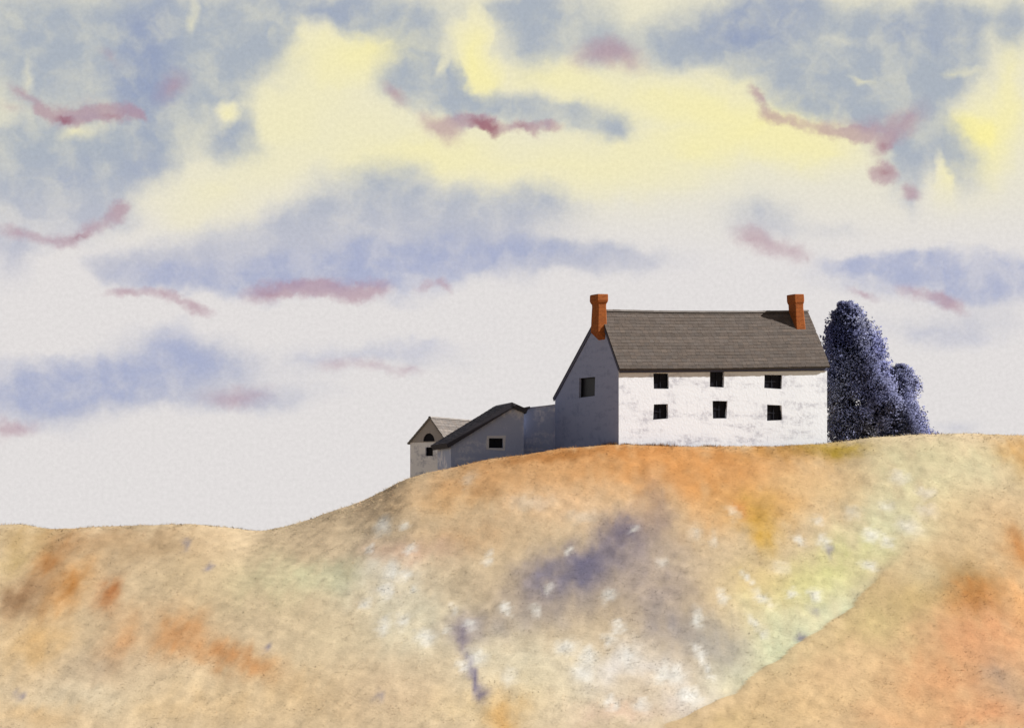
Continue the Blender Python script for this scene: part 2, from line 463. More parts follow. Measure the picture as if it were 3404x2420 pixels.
def fbm(x, y, seed=0, octaves=4):
    s, amp, tot = 0.0, 1.0, 0.0
    for k in range(octaves):
        s = s + amp * (vnoise(x * 2 ** k, y * 2 ** k, seed + 17 * k) - 0.5)
        tot += amp
        amp *= 0.55
    return s / tot

def smooth(a, b, v):
    t = np.clip((v - a) / (b - a), 0, 1)
    return t * t * (3 - 2 * t)

def crest(x):
    return np.interp(x, CREST_X, CREST_Z)

def terrain(x, y):
    """smooth height of the land"""
    x, y = np.asarray(x, float), np.asarray(y, float)
    c = crest(x)
    t = CREST_Y - y
    # lower down the slope the dip at the left evens out
    cs = sum(crest(x + d) * k for d, k in ((-16, .12), (-8, .22), (0, .32), (8, .22), (16, .12)))
    k = smooth(0, 22, t)
    cf = c * (1 - k) + (0.6 * cs + 0.4 * (6.4 + 0.045 * np.clip(x, -60, 60))) * k
    front = cf - 0.36 * (np.sqrt(np.maximum(t, 0) ** 2 + 9) - 3)
    back = c - 0.012 * np.maximum(-t, 0) - 0.10 * np.maximum(-t - 40, 0) ** 0.9
    hill = np.where(t > 0, front, back)
    knoll = -1.7 - 0.18 * (np.sqrt(np.maximum(y - 2, 0) ** 2 + 4) - 2)      # the rise on the near side of the valley
    k = 2.0
    valley = np.logaddexp(hill / k, knoll / k) * k                          # soft maximum of the two slopes
    return np.where(y > 150, hill, np.where(y < 0, -1.7 + 0 * y, valley))


# vegetation patches on the hillside: (x, height, half width, half height, tilt, colour, strength)
HILL_PATCHES = [
    (-19.99,-5.7,7.84,2.14,0,(220,194,154),0.6),
    (-10.57,-4.3,5.98,2.15,0,(220,196,156),0.6),
    (2.46,-5.92,7.98,1.82,0,(228,210,176),0.7),
    (-7.73,3.18,6.62,1.59,10,(222,194,152),0.6),
    (6.91,6.43,10.18,1.88,0,(212,156,100),0.75),
    (6.5,7.92,9.01,0.71,0,(178,112,55),0.8),
    (9.66,7.02,8.09,1.21,0,(202,138,78),0.8),
    (-0.6,6.5,4.6,0.95,12,(216,160,105),0.7),
    (2.96,7.81,4.65,0.38,6,(168,108,55),0.7),
    (16.87,7.86,3.27,0.65,0,(165,118,60),0.7),
    (19.92,8.21,1.92,0.44,4,(165,130,35),0.9),
    (24.72,7.55,4.58,1.21,0,(206,186,142),0.8),
    (30.48,7.84,1.35,1.62,0,(185,132,70),0.8),
    (-8.72,4.34,4.06,1.35,20,(224,192,150),0.8),
    (2.33,5.03,4.5,1.32,0,(226,184,138),0.8),
    (-3.53,5.09,3.21,1.2,10,(222,176,122),0.7),
    (-3.43,2.73,3.9,1.04,0,(206,164,118),0.7),
    (5.42,3.91,3.13,1.04,0,(225,188,145),0.7),
    (12.15,5.71,4.51,1.59,0,(206,144,84),1.0),
    (14.09,4.72,2.62,1.31,0,(208,152,92),0.8),
    (0.22,6.34,5.13,1.21,8,(212,160,106),0.7),
    (10.85,3.9,1.82,1.56,0,(216,165,110),0.6),
    (14.28,4.3,2.08,1.3,0,(206,160,90),0.7),
    (14.11,3.35,0.77,1.8,0,(196,150,62),0.7),
    (16.93,5.84,2.65,1.19,0,(212,172,120),0.7),
    (18.83,4.99,2.36,1.84,0,(215,180,130),0.6),
    (24.05,5.24,3.41,2.88,0,(214,203,158),0.85),
    (21.84,2.81,3.56,1.78,20,(210,206,166),0.8),
    (27.89,6.65,2.93,1.86,0,(210,198,155),0.6),
    (18.08,0.88,3.48,1.49,20,(207,198,135),0.8),
    (15.86,-0.24,3.18,1.22,10,(214,204,138),0.8),
    (13.72,0.0,2.21,1.48,0,(215,185,125),0.6),
    (13.59,-1.91,2.87,1.44,0,(220,208,160),0.7),
    (14.71,-3.27,3.51,1.64,30,(213,212,170),0.8),
    (11.65,-4.81,2.06,1.38,30,(214,208,165),0.8),
    (17.78,-2.13,2.14,1.66,35,(214,210,168),0.8),
    (10.61,-1.21,1.45,1.94,0,(218,185,135),0.5),
    (-29.42,2.72,2.18,1.22,0,(160,134,92),0.8),
    (-24.71,2.57,4.88,0.98,0,(184,146,104),0.7),
    (-21.48,2.01,4.02,1.34,0,(168,140,104),0.75),
    (-27.52,1.47,0.93,1.47,-15,(172,116,66),0.8),
    (-25.68,-0.25,1.29,1.55,-25,(182,120,60),0.85),
    (-23.15,-0.64,0.67,0.87,0,(176,110,62),0.9),
    (-28.3,-0.89,1.54,1.16,0,(138,102,70),0.85),
    (-29.56,1.33,1.33,1.59,0,(168,142,95),0.6),
    (-21.63,-3.2,1.11,1.73,0,(198,140,88),0.75),
    (-18.14,-2.6,1.74,1.49,0,(194,132,78),0.8),
    (-15.02,-4.11,3.14,0.72,-20,(198,136,82),0.8),
    (-22.87,-4.37,3.16,1.46,0,(190,168,138),0.7),
    (-22.27,-6.14,4.02,0.83,0,(212,196,165),0.7),
    (-15.97,-6.31,4.68,1.05,0,(216,182,134),0.7),
    (-26.05,-3.22,2.23,1.49,0,(208,166,110),0.7),
    (-24.69,-6.8,2.58,0.7,0,(212,172,120),0.6),
    (-14.11,-0.25,5.11,1.79,0,(200,178,138),0.7),
    (-18.47,0.26,3.11,1.56,0,(192,165,125),0.6),
    (-11.85,0.26,3.85,1.03,0,(214,203,158),0.75),
    (-9.38,0.39,0.92,1.41,0,(184,178,132),0.7),
    (-7.13,0.01,2.78,3.03,0,(224,212,188),0.7),
    (-5.19,-1.96,2.94,1.96,0,(220,210,178),0.7),
    (-6.26,1.87,2.85,0.67,0,(212,170,140),0.6),
    (-10.99,2.67,3.2,1.07,0,(220,192,152),0.6),
    (-9.36,-2.45,2.94,1.47,0,(215,192,150),0.5),
    (3.97,0.89,3.02,1.31,22,(104,98,117),1.0),
    (2.71,0.51,2.76,1.13,20,(116,110,126),0.8),
    (6.36,2.7,1.41,1.08,20,(110,100,112),0.9),
    (8.29,4.18,1.04,1.83,-8,(150,128,112),0.75),
    (7.4,0.25,2.73,2.48,0,(162,145,136),0.75),
    (8.54,-2.38,2.15,1.79,0,(156,143,134),0.75),
    (2.65,-1.1,3.43,1.1,10,(164,148,132),0.75),
    (-0.53,-2.06,2.67,0.83,8,(168,152,136),0.7),
    (-2.23,-2.42,0.97,0.97,0,(162,146,138),0.7),
    (10.72,-3.5,1.64,1.4,-30,(168,158,144),0.7),
    (-2.06,0.0,2.76,1.0,10,(192,168,135),0.5),
    (0.19,-3.89,3.54,1.65,0,(228,214,182),0.75),
    (2.03,-5.08,4.62,1.73,0,(226,206,166),0.7),
    (-2.1,-6.49,3.42,1.03,0,(226,196,146),0.7),
    (-0.27,-6.68,0.91,1.25,0,(214,164,98),0.7),
    (5.97,-4.63,2.78,1.39,0,(224,212,196),0.8),
    (8.55,-5.88,2.72,1.36,0,(228,212,192),0.8),
    (5.35,-6.62,2.7,0.58,0,(222,186,156),0.6),
    (6.57,-5.48,2.05,0.68,0,(205,178,140),0.5),
    (-10.32,-5.83,3.5,1.64,0,(216,182,134),0.6),
    (-6.09,-5.58,3.02,1.63,0,(220,188,148),0.6),
    (-2.66,-2.65,0.34,0.97,0,(146,132,138),0.8),
    (-2.27,-4.02,0.21,0.95,20,(136,124,138),0.8),
    (-1.81,-5.11,0.23,0.84,16,(126,116,134),0.85),
    (-1.54,-5.86,0.25,0.25,0,(92,84,112),0.95),
    (13.0,4.44,0.52,0.57,0,(200,125,75),0.4),
    (-19.75,2.09,0.24,0.27,0,(128,120,130),0.75),
    (-17.93,1.0,0.24,0.26,0,(128,120,130),0.75),
    (-13.21,-3.57,0.22,0.24,0,(128,120,130),0.75),
    (-6.8,-5.82,0.21,0.23,0,(128,120,130),0.75),
    (-26.36,-5.62,0.22,0.24,0,(128,120,130),0.75),
    (17.67,1.72,0.23,0.25,0,(128,120,130),0.75),
    (16.36,-1.39,0.22,0.24,0,(128,120,130),0.75),
    (15.46,-2.83,0.21,0.24,0,(128,120,130),0.75),
]
BANK_PATCHES = [
    (23.71,-4.56,4.34,2.74,20,(220,164,114),0.6),
    (13.56,-6.47,4.46,1.12,10,(216,184,138),0.6),
    (18.94,-3.04,3.75,2.11,25,(204,172,124),0.8),
    (21.99,-0.72,2.66,1.45,25,(192,162,110),0.8),
    (24.78,0.38,1.97,1.35,0,(172,142,98),0.8),
    (25.11,-0.72,1.69,1.09,20,(178,122,66),0.85),
    (28.43,1.88,0.8,1.25,0,(188,128,74),0.8),
    (24.81,-2.81,3.05,1.64,25,(214,153,106),0.85),
    (21.83,-4.78,3.42,1.6,20,(212,154,106),0.85),
    (24.63,-5.41,1.35,1.58,0,(176,146,118),0.85),
    (22.3,-6.64,4.43,0.71,0,(214,152,106),0.8),
    (14.59,-5.85,4.5,1.35,15,(214,178,128),0.8),
    (19.37,-2.37,2.6,1.42,30,(196,172,120),0.7),
    (28.19,4.41,1.55,1.55,0,(206,172,128),0.7),
    (27.18,-0.96,0.96,1.69,0,(224,168,112),0.8),
    (17.43,-4.37,2.53,1.03,20,(220,182,136),0.7),
    (20.4,-6.44,2.22,0.8,0,(212,172,122),0.6),
    (11.06,-6.88,2.44,0.53,0,(206,176,126),0.7),
    (22.21,0.74,1.48,0.99,0,(200,180,140),0.6),
]
# pale seeding tufts: (x, height, half width, half height, tilt, strength)
PALE_TUFTS = [
    (-7.62,3.34,0.7,0.81,0,0.75),
    (-8.28,1.9,0.39,0.27,0,0.75),
    (-5.87,1.99,0.54,0.45,0,0.75),
    (-6.38,3.33,0.42,0.42,0,0.75),
    (-6.85,0.69,0.67,0.78,0,0.75),
    (-7.03,-0.46,0.59,0.59,0,0.75),
    (-6.05,0.5,0.4,0.4,0,0.75),
    (-5.45,-0.37,0.24,0.24,0,0.75),
    (-8.21,-1.13,0.44,0.44,0,0.75),
    (-5.93,-2.03,0.45,0.59,0,0.75),
    (-7.03,-2.31,0.51,0.64,0,0.75),
    (-4.65,-2.83,0.76,0.58,0,0.75),
    (-3.24,-1.48,0.27,0.43,0,0.75),
    (-2.36,-2.29,0.42,0.42,0,0.75),
    (-3.47,-2.48,0.32,0.32,0,0.75),
    (-0.34,-1.39,0.62,0.39,-30,0.9),
    (1.34,-1.47,0.36,0.53,0,0.85),
    (1.97,-0.27,0.37,0.43,0,0.75),
    (5.27,-0.64,0.54,0.54,0,0.8),
    (7.0,3.15,0.36,0.27,0,0.75),
    (8.49,1.16,0.4,0.49,0,0.5),
    (3.33,1.86,0.16,0.38,-20,0.75),
    (5.68,-2.35,0.52,0.42,0,0.75),
    (5.09,-2.97,0.52,0.42,0,0.75),
    (-1.86,-3.86,0.73,0.62,0,0.75),
    (-2.56,-4.29,0.62,0.41,-30,0.75),
    (2.83,-3.41,0.83,0.62,0,0.75),
    (4.05,-3.83,0.62,0.62,0,0.75),
    (3.66,-4.58,0.81,0.56,0,0.75),
    (6.0,-3.81,0.61,0.72,0,0.6),
    (9.88,-1.99,0.38,0.58,0,0.75),
    (9.83,-3.54,0.27,0.61,30,0.75),
    (10.13,-4.46,0.26,0.71,30,0.75),
    (7.65,-4.8,0.6,0.5,0,0.75),
    (6.48,-6.09,0.59,0.4,0,0.75),
    (8.76,-5.6,0.7,0.4,0,0.75),
    (5.12,-6.1,0.5,0.4,0,0.75),
    (-0.14,-4.85,0.61,0.61,0,0.5),
    (-1.32,1.47,0.29,0.56,-10,0.6),
    (1.14,4.74,1.85,0.69,0,0.3),
    (-2.54,6.31,0.71,0.71,0,0.35),
    (4.1,3.89,1.37,0.57,0,0.3),
    (11.4,-0.76,0.33,0.57,20,0.75),
    (12.92,0.37,0.24,0.48,35,0.75),
    (13.53,-0.76,0.42,0.83,40,0.75),
    (13.04,-2.25,0.28,1.04,35,0.75),
    (15.21,-0.51,0.43,0.35,0,0.75),
    (16.42,-0.56,0.42,0.47,0,0.75),
    (19.8,1.0,0.58,0.48,0,0.75),
    (21.21,2.3,0.49,0.44,0,0.75),
    (22.62,3.19,0.99,0.74,0,0.75),
    (23.95,4.09,0.88,0.63,0,0.75),
    (21.68,4.44,0.76,0.5,0,0.5),
    (22.91,6.21,0.77,0.51,0,0.5),
    (24.18,5.25,0.76,0.51,0,0.75),
    (17.72,2.3,0.44,0.54,0,0.75),
    (20.38,2.74,0.74,0.49,0,0.75),
    (16.27,2.42,0.3,0.54,20,0.75),
    (17.61,3.65,0.38,0.5,0,0.5),
    (10.48,2.87,0.5,0.75,0,0.45),
    (11.38,2.43,0.22,0.62,0,0.5),
    (12.82,4.12,0.5,0.63,0,0.5),
    (9.93,-1.77,0.33,0.82,0,0.7),
    (8.36,-4.62,0.78,0.67,0,0.7),
    (9.07,-5.77,0.88,0.55,0,0.7),
    (9.91,-3.88,0.41,1.13,25,0.6),
    (19.66,4.1,0.75,0.5,0,0.4),
    (14.87,0.79,0.84,0.48,0,0.3),
]
BANK_EDGE = [(-7.07, 7.52), (-6.49, 8.92), (-5.86, 10.34), (-5.61, 11.28), (-4.48, 12.62), (-3.83, 14.01), (-2.94, 15.36), (-2.18, 16.83), (-1.25, 18.25), (0.25, 20.11), (1.5, 21.46), (3.07, 23.43)]
GAIN = 1.42          # turns the seen colour into the plants' own reflectance

def bank_mask(x, z):
    """1 on the tan bank at the lower right, 0 elsewhere"""
    ez = np.array([e[0] for e in BANK_EDGE])
    ex = np.array([e[1] for e in BANK_EDGE])
    jitter = 0.5 * fbm(z * 1.5, x * 0 + 4.2, 41, 3)
    side = x + jitter - np.interp(z, ez, ex)
    wid = 0.06 + 2.6 * smooth(-0.5, 3.0, z - 0.2)
    return smooth(-1, 1, side / wid) * (1 - smooth(3.5, 7.0, z))

def ground_colour(x, y):
    """reflectance of the plants growing at a spot of the land"""
    z = terrain(x, y)
    n = len(x)
    brk = np.clip(0.95 + 1.3 * fbm(x * 1.5, z * 0.9, 81, 5), 0.3, 1.5)
    px = x + 1.3 * fbm(x * 0.5, z * 0.5, 3) + 0.6 * fbm(x * 2.2, z * 1.5, 5, 4)
    pz = z + 1.1 * fbm(x * 0.5, z * 0.5, 9) + 0.9 * fbm(x * 2.6, z * 1.3, 13, 4)
    fx = x + 0.5 * fbm(x * 2.5, z * 1.8, 23) + 0.30 * fbm(x * 8, z * 6, 29, 2)
    fz = z + 0.6 * fbm(x * 2.8, z * 1.8, 31) + 0.36 * fbm(x * 8, z * 6, 37, 2)
    def blob(c, row, qx, qz, sharp):
        bx, bz, rx, rz, tilt, rgb, st = row
        ca, sa = math.cos(R(tilt)), math.sin(R(tilt))
        ux, uz = qx - bx, qz - bz
        d = ((ux * ca + uz * sa) / rx) ** 2 + ((-ux * sa + uz * ca) / rz) ** 2
        wgt = 1.02 * st * (np.exp(-1.1 * d) if sharp is None else 1 - smooth(sharp, 1.15, np.sqrt(d)))
        if sharp is None:
            wgt = np.minimum(1.0, wgt * brk)
        return c + (np.array(rgb, float) - c) * wgt[:, None]
    c = np.tile(np.array((207, 181, 143), float), (n, 1))
    for row in HILL_PATCHES:
        c = blob(c, row, px, pz, None)
    for bx, bz, rx, rz, tilt, st in PALE_TUFTS:
        c = blob(c, (bx, bz, rx, rz, tilt, (241, 233, 216), 1.02 * st), fx, fz, 0.0)
    bank = bank_mask(x, z)
    cb = c * 0.3 + np.array((208, 174, 128), float) * 0.7
    for row in BANK_PATCHES:
        cb = blob(cb, row, px, pz, None)
    c = c + (cb - c) * bank[:, None]
    c = c * (1 + 0.09 * fbm(x * 0.9, z * 0.9, 51, 5) + 0.11 * fbm(x * 5, z * 3, 53, 4))[:, None]
    c = np.clip(c, 8, 250) / 255
    lc = np.where(c <= 0.04045, c / 12.92, ((c + 0.055) / 1.055) ** 2.4)
    return lc / EXPO * GAIN * np.array((0.98, 1.03, 1.11))

def ground_height(x, y):
    """the land with its small bumps and the low lip of the bank"""
    z = terrain(x, y)
    near = (np.abs(x) < 60) * (y > 160) * (y < 260)
    return z + 0.16 * fbm(x * 0.45, y * 0.45, 61) * smooth(165, 172, y) + near * (0.10 * fbm(x * 1.7, y * 1.7, 63, 3) + 0.06 * bank_mask(x, z) * (1 - smooth(0.0, 3.0, z)))

def mesh_from(name, verts, faces, colours=None, mat=None, smooth_shade=False):
    me = bpy.data.meshes.new(name)
    verts = np.asarray(verts, np.float32)
    faces = np.asarray(faces, np.int32)
    k = faces.shape[1]
    me.vertices.add(len(verts))
    me.vertices.foreach_set('co', verts.ravel())
    me.loops.add(faces.size)
    me.loops.foreach_set('vertex_index', faces.ravel())
    me.polygons.add(len(faces))
    me.polygons.foreach_set('loop_start', np.arange(0, faces.size, k, dtype=np.int32))
    me.update(calc_edges=True)
    if colours is not None:
        at = me.color_attributes.new('tint', 'FLOAT_COLOR', 'POINT')
        rgba = np.ones((len(verts), 4), np.float32)
        rgba[:, :3] = colours
        at.data.foreach_set('color', rgba.ravel())
    if smooth_shade:
        me.polygons.foreach_set('use_smooth', np.ones(len(faces), bool))
    if mat:
        me.materials.append(mat)
    o = bpy.data.objects.new(name, me)
    COL.objects.link(o)
    return o

def material(name):
    m = bpy.data.materials.new(name)
    m.use_nodes = True
    nd = Nodes(m.node_tree)
    bs = nd.new('ShaderNodeBsdfPrincipled')
    out = nd.new('ShaderNodeOutputMaterial')
    nd.put(out.inputs[0], bs.outputs[0])
    return m, nd, bs

def tint_node(nd):
    return nd.new('ShaderNodeVertexColor', layer_name='tint').outputs['Color']

def bump(nd, bs, height, strength, dist):
    b = nd.new('ShaderNodeBump')
    b.inputs['Strength'].default_value = strength
    b.inputs['Distance'].default_value = dist
    nd.put(b.inputs['Height'], height)
    nd.put(bs.inputs['Normal'], b.outputs[0])

m_land, nd, bs = material('turf')
pos = nd.new('ShaderNodeNewGeometry').outputs['Position']
fine = nd.noise(pos, 7.0, 4.0, 0.75)
nd.put(bs.inputs['Base Color'], nd.vec('SCALE', tint_node(nd), nd.math('MULTIPLY_ADD', fine, 0.32, 0.84)))
bs.inputs['Roughness'].default_value = 1.0
bs.inputs['Specular IOR Level'].default_value = 0.0
bump(nd, bs, nd.noise(pos, 4.0, 4.0, 0.65), 0.5, 0.05)

m_grass, nd, bs = material('dry_grass')
nd.put(bs.inputs['Base Color'], tint_node(nd))
bs.inputs['Roughness'].default_value = 0.9
bs.inputs['Specular IOR Level'].default_value = 0.0
up = nd.new('ShaderNodeCombineXYZ')
for k, v in enumerate((0.0, -0.33, 0.94)):
    up.inputs[k].default_value = v          # blades shade like the sward they stand in
nd.put(bs.inputs['Normal'], up.outputs[0])
tr = nd.new('ShaderNodeBsdfTranslucent')
nd.put(tr.inputs[0], tint_node(nd))
mx = nd.new('ShaderNodeMixShader')
mx.inputs[0].default_value = 0.15
nd.put(mx.inputs[1], bs.outputs[0])
nd.put(mx.inputs[2], tr.outputs[0])
nd.put([n for n in nd.t.nodes if n.type == 'OUTPUT_MATERIAL'][0].inputs[0], mx.outputs[0])

def axis(segments):
    out = []
    for a, b, s in segments:
        out.extend(np.arange(a, b, s))
    out.append(segments[-1][1])
    return np.array(out, float)

gx = axis([(-3000, -400, 260), (-400, -60, 17), (-60, -36, 1.5), (-36, 37, 0.24), (37, 60, 1.5), (60, 400, 17), (400, 3000, 260)])
gy = axis([(-600, 0, 30), (0, 160, 4), (160, 168, 1), (168, 226, 0.24), (226, 250, 1.5), (250, 400, 10), (400, 4000, 240)])
X, Y = np.meshgrid(gx, gy)
xf, yf = X.ravel(), Y.ravel()
zf = ground_height(xf, yf)
nx, ny = len(gx), len(gy)
idx = np.arange(nx * ny).reshape(ny, nx)
quads = np.stack([idx[:-1, :-1].ravel(), idx[:-1, 1:].ravel(), idx[1:, 1:].ravel(), idx[1:, :-1].ravel()], 1)
land = mesh_from('hill', np.stack([xf, yf, zf], 1), quads, ground_colour(xf, yf), m_land, True)
land['kind'] = 'structure'

# ------------------------------------------------------------------ helpers for things with parts
def tag(o, label, cat, group=None):
    o['label'] = label
    o['category'] = cat
    if group:
        o['group'] = group

def thing(name, label, cat, loc, rotz=0.0, group=None):
    o = bpy.data.objects.new(name, None)
    COL.objects.link(o)
    o.location = loc
    o.rotation_euler = (0, 0, rotz)
    tag(o, label, cat, group)
    return o

def part(name, bm, mat, parent, smooth_shade=False):
    top = parent
    while top is not None and top.parent is not None:
        top = top.parent
    if top is not None and top.name == 'farmhouse':
        for v in bm.verts:
            if v.co.z > 0:
                v.co.z *= 1 + (SETTLE - 0.0042 * min(1.0, max(0.0, (v.co.z - 4.95) / 3.5))) * v.co.x
    me = bpy.data.meshes.new(name)
    bm.normal_update()
    bm.to_mesh(me)
    bm.free()
    if smooth_shade:
        for p in me.polygons:
            p.use_smooth = True
    me.materials.append(mat)
    o = bpy.data.objects.new(name, me)
    COL.objects.link(o)
    o.parent = parent
    return o

def box(bm, lo, hi, M=None, jit=0.0):
    vs = []
    for k in range(8):
        p = Vector([(lo, hi)[(k >> a) & 1][a] for a in range(3)])
        if jit:
            p += Vector([rng.uniform(-jit, jit) for _ in range(3)])
        vs.append(bm.verts.new(M @ p if M else p))
    for f in ((0, 2, 3, 1), (4, 5, 7, 6), (0, 1, 5, 4), (2, 6, 7, 3), (0, 4, 6, 2), (1, 3, 7, 5)):
        bm.faces.new([vs[i] for i in f])

def prism(bm, outline, holes, to3, thick):
    """a flat wall with holes: outline and holes are (a, b) loops, to3(a, b, d) places them at depth d"""
    loops = [[Vector((a, b, 0)) for a, b in L] for L in [outline] + holes]
    flat = [p for L in loops for p in L]
    tris = tessellate_polygon(loops)
    f = [bm.verts.new(to3(p.x, p.y, 0.0)) for p in flat]
    b = [bm.verts.new(to3(p.x, p.y, thick)) for p in flat]
    for t in tris:
        bm.faces.new([f[i] for i in t])
        bm.faces.new([b[i] for i in reversed(t)])
    s = 0
    for L in loops:
        n = len(L)
        for i in range(n):
            j = (i + 1) % n
            bm.faces.new([f[s + i], f[s + j], b[s + j], b[s + i]])
        s += n
    bmesh.ops.recalc_face_normals(bm, faces=bm.faces)

def rect(cx, cz, wd, ht, jit=0.0):
    L = [(cx - wd / 2, cz - ht / 2), (cx + wd / 2, cz - ht / 2), (cx + wd / 2, cz + ht / 2), (cx - wd / 2, cz + ht / 2)]
    return [(a + rng.uniform(-jit, jit), b + rng.uniform(-jit, jit)) for a, b in L]

# ------------------------------------------------------------------ building materials
def plaster(name, base, stain, amount, streak=(0.7, 0.7, 3.2), bumpy=0.03):
    m, nd, bs = material(name)
    ob = nd.new('ShaderNodeTexCoord').outputs['Object']
    big = nd.noise(nd.mapping(ob, scale=streak), 0.8, 5.0, 0.62)
    drips = nd.noise(nd.mapping(ob, (3, 1, 0), scale=(5.0, 5.0, 0.8)), 1.1, 4.0, 0.6)
    spots = nd.noise(ob, 2.4, 5.0, 0.7)
    f = nd.math('MULTIPLY', nd.step(big, 0.47, 0.62), nd.step(spots, 0.40, 0.60))
    f = nd.math('MAXIMUM', f, nd.math('MULTIPLY', nd.step(drips, 0.60, 0.72), 0.6))
    c = nd.mix(nd.math('MULTIPLY', f, amount), base, stain)
    c = nd.vec('SCALE', c, nd.math('MULTIPLY_ADD', nd.noise(ob, 14.0, 3.0, 0.7), 0.16, 0.92))
    nd.put(bs.inputs['Base Color'], c)
    bs.inputs['Roughness'].default_value = 0.95
    bs.inputs['Specular IOR Level'].default_value = 0.15
    bump(nd, bs, nd.noise(ob, 5.5, 5.0, 0.65), 0.5, bumpy)
    return m

def plain(name, col, rough=0.9, spec=0.1, var=0.25, scale=6.0, bmp=0.3):
    m, nd, bs = material(name)
    ob = nd.new('ShaderNodeTexCoord').outputs['Object']
    nd.put(bs.inputs['Base Color'], nd.vec('SCALE', (*col,), nd.math('MULTIPLY_ADD', nd.noise(ob, scale, 4.0, 0.65), 2 * var, 1 - var)))
    bs.inputs['Roughness'].default_value = rough
    bs.inputs['Specular IOR Level'].default_value = spec
    bump(nd, bs, nd.noise(ob, scale * 2, 4.0, 0.6), bmp, 0.02)
    return m

def tinted(name, rough=0.9, spec=0.15, var=0.3, scale=4.0):
    m, nd, bs = material(name)
    ob = nd.new('ShaderNodeTexCoord').outputs['Object']
    nz = nd.noise(nd.mapping(ob, scale=(0.35, 1.0, 1.0)), scale, 5.0, 0.7)
    nd.put(bs.inputs['Base Color'], nd.vec('SCALE', tint_node(nd), nd.math('MULTIPLY_ADD', nz, 2 * var, 1 - var)))
    bs.inputs['Roughness'].default_value = rough
    bs.inputs['Specular IOR Level'].default_value = spec
    bump(nd, bs, nd.noise(ob, 12.0, 3.0, 0.6), 0.3, 0.01)
    return m

def brickwork(name):
    m, nd, bs = material(name)
    ob = nd.new('ShaderNodeTexCoord').outputs['Object']
    s = nd.new('ShaderNodeSeparateXYZ')
    nd.put(s.inputs[0], ob)
    cb = nd.new('ShaderNodeCombineXYZ')
    nd.put(cb.inputs[0], nd.math('ADD', s.outputs[0], s.outputs[1]))
    nd.put(cb.inputs[1], s.outputs[2])
    br = nd.new('ShaderNodeTexBrick')
    nd.put(br.inputs['Vector'], cb.outputs[0])
    br.inputs['Color1'].default_value = (0.29, 0.082, 0.018, 1)
    br.inputs['Color2'].default_value = (0.20, 0.052, 0.012, 1)
    br.inputs['Mortar'].default_value = (0.25, 0.10, 0.04, 1)
    br.inputs['Scale'].default_value = 1.0
    br.inputs['Mortar Size'].default_value = 0.012
    br.inputs['Brick Width'].default_value = 0.23
    br.inputs['Row Height'].default_value = 0.085
    soot = nd.step(nd.noise(ob, 2.2, 4.0, 0.6), 0.5, 0.75)
    c = nd.mix(nd.math('MULTIPLY', soot, 0.5), br.outputs['Color'], (0.16, 0.04, 0.012))
    nd.put(bs.inputs['Base Color'], c)
    bs.inputs['Roughness'].default_value = 0.95
    bs.inputs['Specular IOR Level'].default_value = 0.1
    bump(nd, bs, nd.math('SUBTRACT', 1.0, br.outputs['Fac']), 0.5, 0.02)
    return m

m_white = plaster('whitewash', (0.66, 0.69, 0.745), (0.38, 0.39, 0.45), 0.8, (0.45, 0.45, 1.7))
m_shadeplaster = plaster('shaded_gable_plaster', (0.25, 0.285, 0.425), (0.18, 0.21, 0.33), 0.7)  # left gable's shade is put into this grey base; other house walls are white
m_mottled = plaster('patchy_whitewash', (0.86, 0.855, 0.85), (0.34, 0.35, 0.42), 0.85, (0.9, 0.9, 1.6))
m_shedwall = plaster('patchy_shaded_plaster', (0.38, 0.425, 0.57), (0.82, 0.80, 0.82), 0.7, (0.55, 0.55, 0.8))  # grey base carries the shade on shed and link; pale patches are scattered
m_slates = tinted('roof_slates', var=0.45)
m_dark = plain('dark_timber_and_shade', (0.07, 0.075, 0.12), 0.8)  # for the bargeboards and the strip that paints the eave's shadow
m_darkroof = plain('dark_slate', (0.05, 0.048, 0.062), 0.85, 0.1, 0.4, 3.0, 0.6)
m_board = plain('weathered_board', (0.36, 0.33, 0.31), 0.9, 0.1, 0.2, 5.0)
m_frame = plain('black_window_frame', (0.012, 0.012, 0.018), 0.7)
m_sill = plain('grey_sill', (0.42, 0.42, 0.44), 0.9)
m_pane = plain('dark_pane', (0.004, 0.004, 0.008), 0.45, 0.12, 0.2, 2.0, 0.05)
m_brick = brickwork('orange_brick')
m_limewash = plain('pale_limewash', (0.62, 0.61, 0.62), 0.9, 0.1, 0.2, 5.0)

